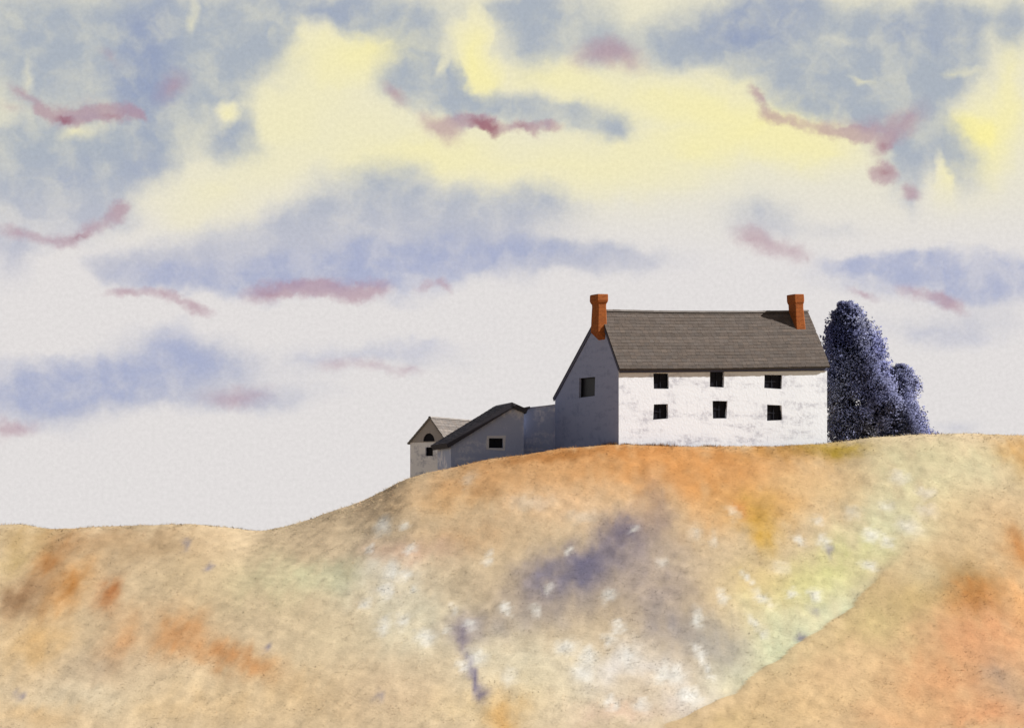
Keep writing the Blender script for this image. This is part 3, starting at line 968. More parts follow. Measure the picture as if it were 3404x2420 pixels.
# ------------------------------------------------------------------ windows
def window(parent, to3, cx, cz, wd, ht, arched=False, bars=True, sill=True, surround=None):
    """frame with glazing bars, a pane and a sill set into a hole; to3(a, z, depth) is the wall's own frame"""
    def bar(bm, a0, a1, z0, z1, d0, d1):
        ps = [bm.verts.new(to3(a, z, d)) for d in (d0, d1) for z in (z0, z1) for a in (a0, a1)]
        for f in ((0, 2, 3, 1), (4, 5, 7, 6), (0, 1, 5, 4), (2, 6, 7, 3), (0, 4, 6, 2), (1, 3, 7, 5)):
            bm.faces.new([ps[i] for i in f])
    t = 0.06
    a0, a1, z0, z1 = cx - wd / 2, cx + wd / 2, cz - ht / 2, cz + ht / 2
    bm = bmesh.new()
    bar(bm, a0, a0 + t, z0, z1, 0.13, 0.22)
    bar(bm, a1 - t, a1, z0, z1, 0.13, 0.22)
    bar(bm, a0 + t, a1 - t, z0, z0 + t, 0.13, 0.22)
    bar(bm, a0 + t, a1 - t, z1 - t, z1, 0.13, 0.22)
    if bars:
        bar(bm, cx - 0.02, cx + 0.02, z0 + t, z1 - t, 0.15, 0.20)
        for a, b in ((a0 + t, cx - 0.02), (cx + 0.02, a1 - t)):
            bar(bm, a, b, cz - 0.02, cz + 0.02, 0.15, 0.20)
    bmesh.ops.recalc_face_normals(bm, faces=bm.faces)
    win = part('window', bm, m_frame, parent)
    bm = bmesh.new()
    bar(bm, a0 + 0.03, a1 - 0.03, z0 + 0.03, z1 - 0.03, 0.21, 0.24)
    bmesh.ops.recalc_face_normals(bm, faces=bm.faces)
    part('pane', bm, m_pane, win)
    if sill:
        bm = bmesh.new()
        bar(bm, a0 - 0.06, a1 + 0.06, z0 - 0.07, z0 - 0.003, -0.05, 0.12)
        bmesh.ops.recalc_face_normals(bm, faces=bm.faces)
        part('sill', bm, m_sill, win)
    if surround:
        bm = bmesh.new()
        prism(bm, rect(cx, cz, wd + 0.34, ht + 0.30, 0.05), [rect(cx, cz, wd + 0.01, ht + 0.01)], lambda a, b, d: to3(a, b, d - 0.012), 0.02)
        part('surround', bm, surround, win)
    return win

# ------------------------------------------------------------------ roofs of real slates
def slate_slope(bm, cols, a0, a1, p_low, p_high, normal, tone, course=0.26, width=0.34, lift=0.012):
    """courses of slates from the eave line up: p_low / p_high give the 3-D point for a position along the eave"""
    length = (p_high(a0) - p_low(a0)).length
    n = max(2, int(length / course))
    for r in range(n):
        t0, t1 = r / n, min(1.0, (r + 1.25) / n)
        a = a0 - (width * 0.5 if r % 2 else 0)
        row_tone = rng.uniform(0.82, 1.14)
        while a < a1:
            wd = width * rng.uniform(0.8, 1.25)
            s, e = max(a, a0), min(a + wd - 0.008, a1)
            a += wd
            if e - s < 0.03:
                continue
            sag = rng.uniform(-0.02, 0.02)
            up = lift * rng.uniform(1.6, 2.6)
            q = []
            for al, t, h in ((s, t0, up), (e, t0, up), (e, t1, lift * 0.4), (s, t1, lift * 0.4)):
                p = p_low(al).lerp(p_high(al), max(0, t + (sag / length if t == t0 else 0)))
                q.append((p + normal * h, p + normal * (h - 0.012)))
            top = [bm.verts.new(x[0]) for x in q]
            bot = [bm.verts.new(x[1]) for x in q]
            bm.faces.new(top)
            bm.faces.new([bot[0], bot[1], top[1], top[0]])
            bm.faces.new([bot[1], bot[2], top[2], top[1]])
            bm.faces.new([bot[3], bot[0], top[0], top[3]])
            v = rng.uniform(0.9, 1.1) * row_tone
            w2 = rng.uniform(-0.03, 0.03)
            cols.extend([(tone[0] * v * (1 + w2), tone[1] * v, tone[2] * v * (1 - w2))] * 8)

def slab(bm, cols, pts, normal, thick, tone):
    top = [bm.verts.new(p) for p in pts]
    bot = [bm.verts.new(p - normal * thick) for p in pts]
    bm.faces.new(top)
    bm.faces.new(list(reversed(bot)))
    for i in range(len(pts)):
        j = (i + 1) % len(pts)
        bm.faces.new([top[i], bot[i], bot[j], top[j]])
    cols.extend([tone] * (2 * len(pts)))

def roof_part(parent, build, mat, name='roof'):
    bm = bmesh.new()
    cols = []
    build(bm, cols)
    bm.normal_update()
    o = part(name, bm, mat, parent)
    me = o.data
    at = me.color_attributes.new('tint', 'FLOAT_COLOR', 'POINT')
    arr = np.ones((len(me.vertices), 4), np.float32)
    arr[:, :3] = np.array(cols, np.float32)
    at.data.foreach_set('color', arr.ravel())
    return o

def ridge_caps(bm, cols, a, b, tone, size=0.16):
    """overlapping ridge tiles along a line"""
    d = b - a
    n = int(d.length / 0.45)
    u = d.normalized()
    side = Vector((0, 0, 1)).cross(u).normalized()
    for k in range(n):
        p0, p1 = a + d * (k / n), a + d * ((k + 1.06) / n)
        h = rng.uniform(-0.006, 0.012)
        v = rng.uniform(0.85, 1.15)
        L = []
        for p in (p0, p1):
            for s, z in ((-size, -size * 0.8), (-size * 0.45, 0.0 + h), (size * 0.45, 0.0 + h), (size, -size * 0.8)):
                L.append(bm.verts.new(p + side * s + Vector((0, 0, z + 0.07))))
        for i in range(3):
            bm.faces.new([L[i], L[i + 1], L[i + 5], L[i + 4]])
        cols.extend([tuple(c * v for c in tone)] * 8)

# ------------------------------------------------------------------ the farmhouse
TH = R(24)
HX, HY_, HZ = 6.63, 220.0, float(terrain(6.63, 218.0)) + 0.13
house = thing('farmhouse', 'large whitewashed two-storey farmhouse with orange brick chimneys and shaded grey gable', 'house', (HX, HY_, HZ), TH)
HL, DF, DR = 14.75, 2.65, 6.8
ZE, ZR, ZB = 4.95, 8.42, 3.45
SETTLE = 0.0075     # the old walls stand a little taller towards the right-hand end
DT = DF + DR
front = lambda a, b, d: Vector((a, d, b))
gable_l = lambda a, b, d: Vector((d, a, b))
gable_r = lambda a, b, d: Vector((HL - d, a, b))

FRONT_WINDOWS = [(2.952, 3.958, 1.0, 0.909), (6.902, 4.028, 0.983, 0.917), (10.829, 3.859, 1.254, 0.867), (2.936, 2.067, 1.031, 0.912), (7.076, 2.217, 1.015, 0.999), (10.957, 2.019, 1.062, 0.874)]
GABLE_WINDOW = (4.615, 3.809, 2.332, 1.168)
T = 0.42
bm = bmesh.new()
prism(bm, [(0, -1.2), (HL, -1.2), (HL, ZE), (0, ZE)], [rect(a, z, wd, ht, 0.06) for a, z, wd, ht in FRONT_WINDOWS], front, T)
part('front_wall', bm, m_white, house)
gprof = [(0, -1.2), (0, ZE), (DF, ZR), (DT, ZB), (DT, -1.2)]
def gable_profile():
    # slight bow of the old rendered verge
    return [(0.02, -1.2), (DT, -1.2), (DT, ZB), (DT - 2.2, ZB + 1.62), (DF + 2.2, ZR - 1.46), (DF, ZR), (DF * 0.5, (ZE + ZR) / 2 + 0.06), (0.02, ZE)]
for fn, holes, mt in ((gable_l, [rect(*GABLE_WINDOW, 0.06)], m_shadeplaster), (gable_r, [], m_white)):
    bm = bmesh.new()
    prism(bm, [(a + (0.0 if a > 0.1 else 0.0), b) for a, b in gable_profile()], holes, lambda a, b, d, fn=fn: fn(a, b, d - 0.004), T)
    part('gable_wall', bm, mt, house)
bm = bmesh.new()
box(bm, (T, DT - T, -1.2), (HL - T, DT - 0.003, ZB))
part('rear_wall', bm, m_white, house)
for a, z, wd, ht in FRONT_WINDOWS:
    window(house, front, a, z, wd + 0.1, ht + 0.1, sill=False)
window(house, gable_l, GABLE_WINDOW[0], GABLE_WINDOW[1], GABLE_WINDOW[2] + 0.1, GABLE_WINDOW[3] + 0.1, bars=False, sill=False)

def house_roof(bm, cols):
    nf = Vector((0, -(ZR - ZE), DF)).normalized()
    nr = Vector((0, (ZR - ZB), DR)).normalized()
    over = 0.45
    slope_f = (ZR - ZE) / DF
    lo = Vector((0, -over * 0.62, ZE - over * 0.62 * slope_f + 0.10))
    hi = Vector((0, DF, ZR + 0.10))
    a0, a1 = -0.06, HL + 0.05
    tone = (0.090, 0.073, 0.062)
    sagf = lambda a: -0.09 * math.sin(math.pi * a / HL)
    lowp = lambda a: Vector((a, lo.y, lo.z + 0.4 * sagf(a)))
    higp = lambda a: Vector((a, hi.y, hi.z + sagf(a)))
    N = 12
    for k in range(N):
        s, e = a0 + (a1 - a0) * k / N, a0 + (a1 - a0) * (k + 1) / N
        slab(bm, cols, [lowp(s), lowp(e), higp(e), higp(s)], nf, 0.10, (0.06, 0.055, 0.055))
    slate_slope(bm, cols, a0, a1, lowp, higp, nf, tone)
    slope_r = (ZR - ZB) / DR
    rl = Vector((0, DT + 0.25, ZB - 0.25 * slope_r + 0.10))
    slab(bm, cols, [Vector((a1, rl.y, rl.z)), Vector((a0, rl.y, rl.z)), Vector((a0, DF, hi.z)), Vector((a1, DF, hi.z))], nr, 0.10, (0.10, 0.09, 0.085))
    for k in range(8):
        s, e = a0 + (a1 - a0) * k / 8, a0 + (a1 - a0) * (k + 1) / 8
        ridge_caps(bm, cols, higp(s), higp(e), (0.13, 0.115, 0.105), 0.14)
roof = roof_part(house, house_roof, m_slates)
# dark boards along the verges of the shaded gable
for (y0, z0), (y1, z1) in (((-0.2, ZE - 0.26), (DF, ZR)), ((DF, ZR), (DT + 0.22, ZB - 0.15))):
    bm = bmesh.new()
    dv = Vector((0, y1 - y0, z1 - z0)).normalized()
    up = Vector((0, -dv.z, dv.y)) if dv.z > 0 else Vector((0, -dv.z, dv.y))
    lo_, hi_ = Vector((0, y0, z0)), Vector((0, y1, z1))
    ps = [bm.verts.new(p + up * h + Vector((x, 0, 0))) for x in (-0.06, -0.01) for p, h in ((lo_, -0.20), (hi_, -0.20), (hi_, 0.05), (lo_, 0.05))]
    for f in ((0, 1, 2, 3), (7, 6, 5, 4), (0, 4, 5, 1), (1, 5, 6, 2), (2, 6, 7, 3), (3, 7, 4, 0)):
        bm.faces.new([ps[i] for i in f])
    bmesh.ops.recalc_face_normals(bm, faces=bm.faces)
    part('bargeboard', bm, m_dark, house)
bm = bmesh.new()
box(bm, (0.03, -0.07, ZE - 0.50), (HL - 0.03, -0.004, ZE - 0.12))  # board made deep and dark to stand in for shadow under the eave
part('eaves_shade_board', bm, m_dark, house)

def chimney(u0, u1, v0, v1, z0, z1, lean, flare, corbel=0.0):
    """brick stack with a wider corbelled head; slightly leaning, edges worn"""
    bm = bmesh.new()
    zs = [z0, z0 + (z1 - z0) * 0.35, z0 + (z1 - z0) * 0.66, z1 - 0.62, z1 - 0.52, z1 - 0.40, z1 - 0.06, z1]
    gr = [0.03, 0.0, -0.02, -0.01, flare * 0.6, flare, flare, flare * 0.55]
    rings = []
    if corbel:
        zs = [z0 - corbel] + zs
        gr = [0.0] + gr
    for z, gk in zip(zs, gr):
        k = max(0.0, z - z0) / (z1 - z0)
        cor = corbel if z < z0 - 0.01 else 0.0
        kk = (z - z0) / (z1 - z0)
        ox = lean * k
        b = 0.05
        L = []
        for x, y in ((u0 + cor - gk + b, v0 - gk), (u1 + gk - b, v0 - gk), (u1 + gk, v0 - gk + b), (u1 + gk, v1 + gk - b), (u1 + gk - b, v1 + gk), (u0 + cor - gk + b, v1 + gk), (u0 + cor - gk, v1 + gk - b), (u0 + cor - gk, v0 - gk + b)):
            L.append(bm.verts.new((x + ox + rng.uniform(-.012, .012), y + rng.uniform(-.012, .012), z + rng.uniform(-.01, .01))))
        rings.append(L)
    for A, B in zip(rings, rings[1:]):
        for i in range(8):
            j = (i + 1) % 8
            bm.faces.new([A[i], A[j], B[j], B[i]])
    bm.faces.new(rings[-1])
    st = part('chimney', bm, m_brick, house)
    return st

chimney(-0.50, 0.12, 1.95, 2.95, 7.15, 9.50, 0.0, 0.075, corbel=0.5)
chimney(13.45, 14.1, 1.65, 2.65, 7.0, 9.5, -0.15, 0.035)

# ------------------------------------------------------------------ the low shed beside the house
SR = R(14)
SX, SY = (1006 - 1142) / 7898 * 226.0, 226.0
SW, SD = 4.78, 3.9
sz0 = float(terrain(-2.0, 219.0)) - 0.6
shed = thing('low_shed', 'low shaded grey shed with a long dark lopsided roof and one small square window', 'shed', (SX, SY, sz0), SR)
sh = lambda py, yy=226.5: (1300 - py) / 7898 * yy - sz0
e_l, apx, e_r = sh(990), sh(906), sh(918)
AX = 3.95
sfront = lambda a, b, d: Vector((a, d, b))
swin = (2.95, sh(988), 0.92, 0.62)
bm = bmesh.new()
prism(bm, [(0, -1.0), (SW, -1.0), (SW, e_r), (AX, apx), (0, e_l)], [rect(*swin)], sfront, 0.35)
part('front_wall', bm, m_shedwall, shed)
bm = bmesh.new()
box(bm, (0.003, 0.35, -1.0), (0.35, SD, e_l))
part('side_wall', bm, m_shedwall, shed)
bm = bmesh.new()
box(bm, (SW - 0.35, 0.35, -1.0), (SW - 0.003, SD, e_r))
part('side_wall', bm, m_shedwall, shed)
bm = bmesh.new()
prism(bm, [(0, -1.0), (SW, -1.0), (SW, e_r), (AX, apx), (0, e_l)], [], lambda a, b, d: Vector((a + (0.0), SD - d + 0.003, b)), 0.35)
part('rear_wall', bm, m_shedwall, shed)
window(shed, sfront, *swin, bars=True, sill=False, surround=m_limewash)

def shed_roof(bm, cols):
    nl = Vector((-(apx - e_l), 0, AX)).normalized()
    sl = (apx - e_l) / AX
    y0, y1 = -0.28, SD + 0.2
    lo, hi = Vector((-0.42, 0, e_l - 0.42 * sl + 0.26)), Vector((AX, 0, apx + 0.26))
    dark_tone = (0.055, 0.050, 0.060)
    slab(bm, cols, [Vector((lo.x, y1, lo.z)), Vector((lo.x, y0, lo.z)), Vector((hi.x, y0, hi.z)), Vector((hi.x, y1, hi.z))], nl, 0.34, (0.045, 0.042, 0.052))
    slate_slope(bm, cols, y0, y1, lambda a: Vector((lo.x, a, lo.z)), lambda a: Vector((hi.x, a, hi.z)), nl, dark_tone, 0.3, 0.36)
    nr = Vector(((apx - e_r), 0, SW - AX)).normalized()
    sr = (apx - e_r) / (SW - AX)
    rx = SW + 0.22
    rz = e_r - 0.22 * sr + 0.26
    slab(bm, cols, [Vector((rx, y0, rz)), Vector((rx, y1, rz)), Vector((hi.x, y1, hi.z)), Vector((hi.x, y0, hi.z))], nr, 0.3, (0.055, 0.052, 0.06))
roof_part(shed, shed_roof, m_slates)

# ------------------------------------------------------------------ the narrow link between shed and house
LX0, LX1, LY = 0.42, 3.25, 229.45
lz0 = float(terrain(1.5, 219.0)) - 0.5
link = thing('link_building', 'narrow flat-topped shaded grey outbuilding joining the shed to the farmhouse gable', 'outbuilding', (LX0, LY, lz0), 0)
lh = lambda py: (1300 - py) / 7898 * LY - lz0
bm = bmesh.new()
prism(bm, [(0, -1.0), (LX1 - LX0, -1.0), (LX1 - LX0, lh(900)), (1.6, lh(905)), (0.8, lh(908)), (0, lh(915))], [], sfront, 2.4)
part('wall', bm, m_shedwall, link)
def link_roof(bm, cols):
    lx = LX1 - LX0
    q = [Vector((-0.05, -0.06, lh(915) + 0.02)), Vector((lx, -0.06, lh(900) + 0.02)), Vector((lx, 2.45, lh(900) + 0.14)), Vector((-0.05, 2.45, lh(915) + 0.14))]
    slab(bm, cols, q, Vector((0, 0, 1)), 0.012, (0.16, 0.16, 0.20))
    slate_slope(bm, cols, 0.0, 0.0, lambda a: q[0], lambda a: q[3], Vector((0, 0, 1)), (0.1, 0.1, 0.1))
    slab(bm, cols, [Vector((0.0, -0.09, lh(915) + 0.10)), Vector((0.75, -0.09, lh(909) + 0.08)), Vector((0.75, 1.5, lh(909) + 0.08)), Vector((0.0, 1.5, lh(915) + 0.10))], Vector((0, 0, 1)), 0.16, (0.07, 0.066, 0.075))
roof_part(link, link_roof, m_slates)

# ------------------------------------------------------------------ the small barn at the end of the row
BA = R(-27)
BX, BY = (914 - 1142) / 34.0, 233.2
barn_z = 6.2
BW, BD = 2.72, 7.0
barn = thing('small_barn', 'small white barn with boarded gable at the low left end of the row', 'barn', (BX, BY, barn_z), BA)
bh = lambda py, yy=232.5: (1300 - py) / 7898 * yy - barn_z
be, ba = bh(986), bh(933)
bfront = lambda a, b, d: Vector((a, d, b))
mid = BW * 0.56
low_hole = (1.42, bh(1007), 0.56, 0.58)
bm = bmesh.new()
prism(bm, [(0, -1.2), (BW, -1.2), (BW, be), (0, be)], [rect(*low_hole)], bfront, 0.35)
part('front_wall', bm, m_mottled, barn)
arch_c, arch_w, arch_z0, arch_z1 = 1.42, 0.86, bh(985), bh(966)
arch = [(arch_c - arch_w / 2, arch_z0), (arch_c + arch_w / 2, arch_z0)] + [(arch_c + arch_w / 2 * math.cos(t), arch_z0 + (arch_z1 - arch_z0) * math.sin(t)) for t in np.linspace(0.25, math.pi - 0.25, 9)]
bm = bmesh.new()
prism(bm, [(-0.05, be + 0.003), (BW + 0.05, be + 0.003), (mid, ba)], [[(a, max(b, be + 0.05)) for a, b in arch]], lambda a, b, d: bfront(a, b, d - 0.04), 0.12)
part('gable_boarding', bm, m_board, barn)
bm = bmesh.new()
prism(bm, [(a, max(b, be + 0.05)) for a, b in arch], [], lambda a, b, d: bfront(a, b, d + 0.05), 0.06)
part('loft_opening', bm, m_pane, barn)
window(barn, bfront, *low_hole, bars=False, sill=False)
for x0 in (0.003, BW - 0.303):
    bm = bmesh.new()
    box(bm, (x0, 0.35, -1.2), (x0 + 0.3, BD, be))
    part('side_wall', bm, m_mottled, barn)
bm = bmesh.new()
prism(bm, [(0, -1.2), (BW, -1.2), (BW, be), (mid, ba - 0.05), (0, be)], [], lambda a, b, d: Vector((a, BD - d + 0.003, b)), 0.3)
part('rear_wall', bm, m_mottled, barn)
def barn_roof(bm, cols):
    y0, y1 = -0.14, BD + 0.12
    tone = (0.14, 0.122, 0.11)
    for sgn, ex in ((1, BW), (-1, 0.0)):
        run = abs(ex - mid)
        sl = (ba - be) / run
        lo = Vector((ex + sgn * 0.16, 0, be - 0.16 * sl + 0.09))
        hi = Vector((mid, 0, ba + 0.09))
        nn = Vector((sgn * (ba - be), 0, run)).normalized()
        ring = [Vector((lo.x, y0, lo.z)), Vector((lo.x, y1, lo.z)), Vector((hi.x, y1, hi.z)), Vector((hi.x, y0, hi.z))]
        slab(bm, cols, ring if sgn > 0 else ring[::-1], nn, 0.08, (0.2, 0.185, 0.17))
        slate_slope(bm, cols, y0, y1, lambda a, lo=lo: Vector((lo.x, a, lo.z)), lambda a, hi=hi: Vector((hi.x, a, hi.z)), nn, tone, 0.24, 0.3)
    ridge_caps(bm, cols, Vector((mid, y0, ba + 0.06)), Vector((mid, y1, ba + 0.06)), (0.2, 0.18, 0.165), 0.12)
roof_part(barn, barn_roof, m_slates)

# ------------------------------------------------------------------ dark trees beside the house
m_leaf, nd, bs = material('dark_foliage')
nd.put(bs.inputs['Base Color'], tint_node(nd))
bs.inputs['Roughness'].default_value = 0.8
bs.inputs['Specular IOR Level'].default_value = 0.05
tr = nd.new('ShaderNodeBsdfTranslucent')
nd.put(tr.inputs[0], tint_node(nd))
mx = nd.new('ShaderNodeMixShader')
mx.inputs[0].default_value = 0.6
nd.put(mx.inputs[1], bs.outputs[0])
nd.put(mx.inputs[2], tr.outputs[0])
nd.put([n for n in nd.t.nodes if n.type == 'OUTPUT_MATERIAL'][0].inputs[0], mx.outputs[0])
m_bark = plain('dark_bark', (0.035, 0.032, 0.045), 0.95, 0.05, 0.4, 8.0)

def tree(name, label, cat, x, y, profile, trunk_r, clumps, per, leaf, seed, group=None, trunk=True):
    """profile rows: (height, left reach, right reach, depth reach); crown of many small leaves in clumps along real limbs"""
    rg = np.random.default_rng(seed)
    zb = float(terrain(x, y)) - 0.15
    root = thing(name, label, cat, (x, y, zb), 0, group)
    hs = np.array([p[0] for p in profile])
    Lr, Rr, Dr = (np.array([p[k] for p in profile]) for k in (1, 2, 3))
    top = hs[-1]
    # trunk and limbs
    bm = bmesh.new()
    def tube(pts, rad):
        prev = None
        n = 7
        for k, (p, r) in enumerate(zip(pts, rad)):
            d = (pts[min(k + 1, len(pts) - 1)] - pts[max(k - 1, 0)]).normalized()
            a = d.cross(Vector((0.3, 0.9, 0.2))).normalized()
            b = d.cross(a)
            ring = [bm.verts.new(p + (a * math.cos(2 * math.pi * i / n) + b * math.sin(2 * math.pi * i / n)) * r) for i in range(n)]
            if prev:
                for i in range(n):
                    bm.faces.new([prev[i], prev[(i + 1) % n], ring[(i + 1) % n], ring[i]])
            prev = ring
        bm.faces.new(prev)
    ht = top * 0.92
    mx_ = lambda z: (np.interp(z, hs, Rr) - np.interp(z, hs, Lr)) / 2
    axis_pts = [Vector((float(mx_(z)) * 0.7, 0.05 * math.sin(z * 2), z)) for z in np.linspace(0, ht, 9)]
    tube(axis_pts, [trunk_r * (1 - 0.85 * k / 8) for k in range(9)])
    centres = []
    for k in range(clumps):
        z = top * (rg.random() ** 0.9) * 0.985
        l, r, d = (float(np.interp(z, hs, v)) for v in (Lr, Rr, Dr))
        half = max(0.05, (l + r) / 2)
        th = rg.random() * 2 * math.pi
        rad = rg.random() ** 0.38
        cx = (r - l) / 2 + half * math.cos(th) * rad
        cy = d * math.sin(th) * rad
        centres.append((cx, cy, z, l + r))
        if k % 4 == 0:
            s = axis_pts[min(8, int(max(0, z - 0.5) / ht * 8))]
            e = Vector((cx, cy, z))
            m_ = s.lerp(e, 0.5) + Vector((0, 0, 0.12))
            tube([s, m_, e], [trunk_r * 0.28, trunk_r * 0.18, 0.012])
    part('trunk', bm, m_bark, root, True)
    V, F, C = [], [], []
    pal = np.array([(0.050, 0.056, 0.125), (0.034, 0.038, 0.105), (0.32, 0.335, 0.48), (0.19, 0.205, 0.40), (0.34, 0.35, 0.46)])
    cs = np.array([(a, b, c) for a, b, c, _ in centres])
    patch = fbm(cs[:, 0] * 0.55 + 40 + seed, cs[:, 2] * 0.55 + 7, seed, 3)
    for k, (cx, cy, z, wdt) in enumerate(centres):
        size = min(0.75, 0.2 + 0.14 * wdt) * rg.uniform(0.7, 1.15)
        n = int(per * rg.uniform(0.6, 1.3))
        p = np.clip(rg.normal(0, 0.42, (n, 3)), -0.72, 0.72) * np.array([size, size, size * 1.05]) + np.array([cx, cy, z])
        p[:, 2] = np.clip(p[:, 2], 0.02, None)
        u = rg.normal(0, 1, (n, 3))
        u /= np.linalg.norm(u, axis=1)[:, None]
        v = rg.normal(0, 1, (n, 3))
        v -= (v * u).sum(1)[:, None] * u
        v /= np.linalg.norm(v, axis=1)[:, None]
        ln = leaf * rg.uniform(0.6, 1.4, (n, 1))
        a = p - u * ln * 0.5
        b = p + v * ln * 0.34
        c = p + u * ln * 0.5
        d = p - v * ln * 0.34
        s = len(V) * 0 + sum(len(q) for q in V)
        V.append(np.stack([a, b, c, d], 1).reshape(-1, 3))
        base = s + np.arange(n) * 4
        F.append(np.stack([base, base + 1, base + 2, base + 3], 1))
        q = patch[k] + rg.normal(0, 0.06)
        t = np.clip((q + 0.28) / 0.56, 0, 1)
        col = pal[3] * (1 - t) + pal[2] * t if t < 0.85 else pal[4]
        cc = np.repeat((col[None, :] * rg.uniform(0.88, 1.14, (n, 1))), 4, 0)
        C.append(cc)
    allv = np.concatenate(V)
    crown = mesh_from('crown', allv, np.concatenate(F), np.concatenate(C), m_leaf)
    mid = (np.interp(allv[:, 2], hs, Rr) - np.interp(allv[:, 2], hs, Lr)) / 2
    nv = np.stack([allv[:, 0] - mid, allv[:, 1], 0.45 * (allv[:, 2] - top * 0.4)], 1)
    nv /= np.maximum(0.05, np.linalg.norm(nv, axis=1))[:, None]
    crown.data.normals_split_custom_set_from_vertices(nv.tolist())      # leaves shade with the swell of the crown
    crown.parent = root
    return root

tree('tall_tree', 'tall dark indigo tree with a pointed leaning crown close beside the farmhouse', 'tree', (1925 - 1142) / 33.9, 233.0,
     [(0.0, 2.2, 2.4, 1.9), (0.8, 2.4, 2.6, 2.2), (2.9, 2.45, 2.55, 2.3), (5.4, 2.45, 1.6, 2.0), (7.0, 2.35, 1.15, 1.6), (8.2, 2.2, 0.5, 1.1), (9.0, 1.9, -0.15, 0.6), (9.75, 1.3, -0.8, 0.15)], 0.22, 560, 170, 0.15, 5, 'dark trees beside the farmhouse')
tree('round_tree', 'shorter round-headed dark tree behind the right side of the tall pointed tree', 'tree', (2008 - 1142) / 33.5, 236.0,
     [(0.0, 1.8, 1.9, 1.5), (2.5, 1.7, 1.35, 1.5), (4.0, 1.4, 1.25, 1.3), (5.0, 1.1, 0.95, 0.9), (5.6, 0.5, 0.3, 0.4)], 0.14, 180, 150, 0.145, 9, 'dark trees beside the farmhouse')
tree('shrub', 'low dark shrub sloping down to the grass at the foot of the trees', 'shrub', (2035 - 1142) / 33.9, 232.5,
     [(0.0, 2.1, 1.8, 1.0), (1.0, 2.0, 1.15, 1.0), (2.0, 1.7, 0.55, 0.8), (2.9, 1.2, 0.1, 0.4)], 0.06, 130, 140, 0.125, 14)

# ------------------------------------------------------------------ grass
def in_house(x, y):
    def inside(ox, oy, ang, w_, d_):
        ca, sa = math.cos(ang), math.sin(ang)
        u = (x - ox) * ca + (y - oy) * sa
        v = -(x - ox) * sa + (y - oy) * ca
        return (u > -0.05) & (u < w_ + 0.05) & (v > -0.05) & (v < d_ + 0.05)
    return inside(HX, HY_, TH, HL, DT) | inside(SX, SY, SR, SW, SD) | inside(BX, BY, BA, BW, BD)

N = 70000
gy_ = 166 + (222.5 - 166) * nrg.random(N)
gx_ = (nrg.random(N) - 0.5) * 2 * (gy_ / 7898 * 1142 * 1.06)
keep = ~in_house(gx_, gy_)
gx_, gy_ = gx_[keep], gy_[keep]
N = len(gx_)
gz_ = ground_height(gx_, gy_)
gcol = ground_colour(gx_, gy_) * nrg.uniform(0.86, 1.16, (N, 1)) * (1 + nrg.normal(0, 0.03, (N, 3)))
near_crest = smooth(213, 219, gy_)
tall = (0.4 + 0.9 * vnoise(gx_ * 0.8, gy_ * 0.8, 71)) * (1 + 0.9 * near_crest)
ht = nrg.uniform(0.03, 0.10, N) * tall
a = nrg.random(N) * math.pi
wv = np.stack([np.cos(a), np.sin(a), np.zeros(N)], 1) * (nrg.uniform(0.015, 0.035, N))[:, None]
lean = nrg.normal(0, 1.1, (N, 2)) * ht[:, None]
root_p = np.stack([gx_, gy_, gz_ - 0.02], 1)
tip = root_p + np.stack([lean[:, 0], lean[:, 1], ht], 1)
gv = np.stack([root_p - wv, root_p + wv, tip], 1).reshape(-1, 3)
sv, sc = [gv], [np.repeat(gcol, 3, 0)]
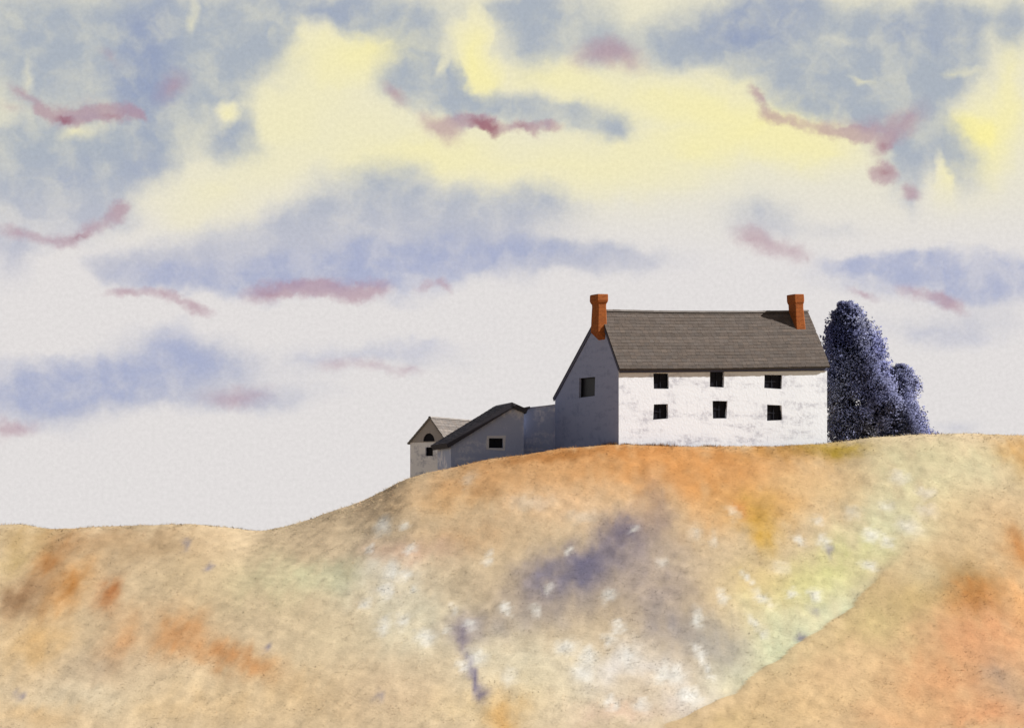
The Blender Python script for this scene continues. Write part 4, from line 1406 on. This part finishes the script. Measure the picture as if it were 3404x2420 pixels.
for bx, bz, rx, rz, tilt, st in PALE_TUFTS:
    ys = np.arange(166, 219, 0.05)
    yb = float(ys[np.argmin(np.abs(terrain(np.full_like(ys, bx), ys) - bz))])
    for q in range(int(4 + 8 * st)):
        qx, qy = bx + nrg.normal(0, 0.4) * rx, yb + nrg.normal(0, 0.9) * rz
        n = int(16 * st)
        base = np.stack([qx + nrg.normal(0, 0.12, n), qy + nrg.normal(0, 0.25, n), np.zeros(n)], 1)
        base[:, 2] = ground_height(base[:, 0], base[:, 1]) - 0.02
        h = nrg.uniform(0.03, 0.09, n)
        th = nrg.random(n) * 2 * math.pi
        r_ = nrg.uniform(0.5, 2.2, n) * h
        tp = base + np.stack([np.cos(th) * r_, np.sin(th) * r_, h], 1)
        wd = np.stack([np.sin(th), -np.cos(th), np.zeros(n)], 1) * nrg.uniform(0.008, 0.02, n)[:, None]
        sv.append(np.stack([base - wd, base + wd, tp], 1).reshape(-1, 3))
        own = ground_colour(base[:, 0], base[:, 1])
        pale = np.array(lin((232, 224, 206))) / EXPO * GAIN
        sc.append(np.repeat(own * 0.45 + 0.55 * pale * nrg.uniform(0.85, 1.1, (n, 1)), 3, 0))
# longer grass left standing along the foot of the walls
for ox, oy, dxn, dyn, ln, cnt in ((HX, HY_, math.cos(TH), math.sin(TH), HL + 0.6, 5200), (HX, HY_, -math.sin(TH), math.cos(TH), DT, 2200), (SX - 0.3, SY - 0.2, math.cos(SR), math.sin(SR), SW + 1.0, 1500)):
    u = nrg.random(cnt) * ln
    side_ = (1 if dxn > 0 else -1) * np.abs(nrg.normal(0, 0.28, cnt)) + (0.06 if dxn > 0 else -0.06)
    bx_, by_ = ox + dxn * u + dyn * side_, oy + dyn * u - dxn * side_
    base = np.stack([bx_, by_, ground_height(bx_, by_) - 0.03], 1)
    h = nrg.uniform(0.08, 0.30, cnt) * (0.4 + 1.1 * vnoise(bx_ * 1.3, by_ * 1.3, 91))
    tp = base + np.stack([nrg.normal(0, 0.35, cnt) * h, nrg.normal(0, 0.35, cnt) * h, h], 1)
    th = nrg.random(cnt) * math.pi
    wd = np.stack([np.cos(th), np.sin(th), np.zeros(cnt)], 1) * 0.016
    sv.append(np.stack([base - wd, base + wd, tp], 1).reshape(-1, 3))
    sc.append(np.repeat(ground_colour(bx_, by_) * np.array((0.72, 0.70, 0.66)) * nrg.uniform(0.7, 1.2, (cnt, 1)), 3, 0))
gv, gc = np.concatenate(sv), np.concatenate(sc)
gf = np.arange(len(gv)).reshape(-1, 3)
grass = mesh_from('grass', gv, gf, gc, m_grass)
grass['kind'] = 'stuff'
grass['label'] = 'dry tan, orange and pale green grass covering the hillside'
grass['category'] = 'grass'
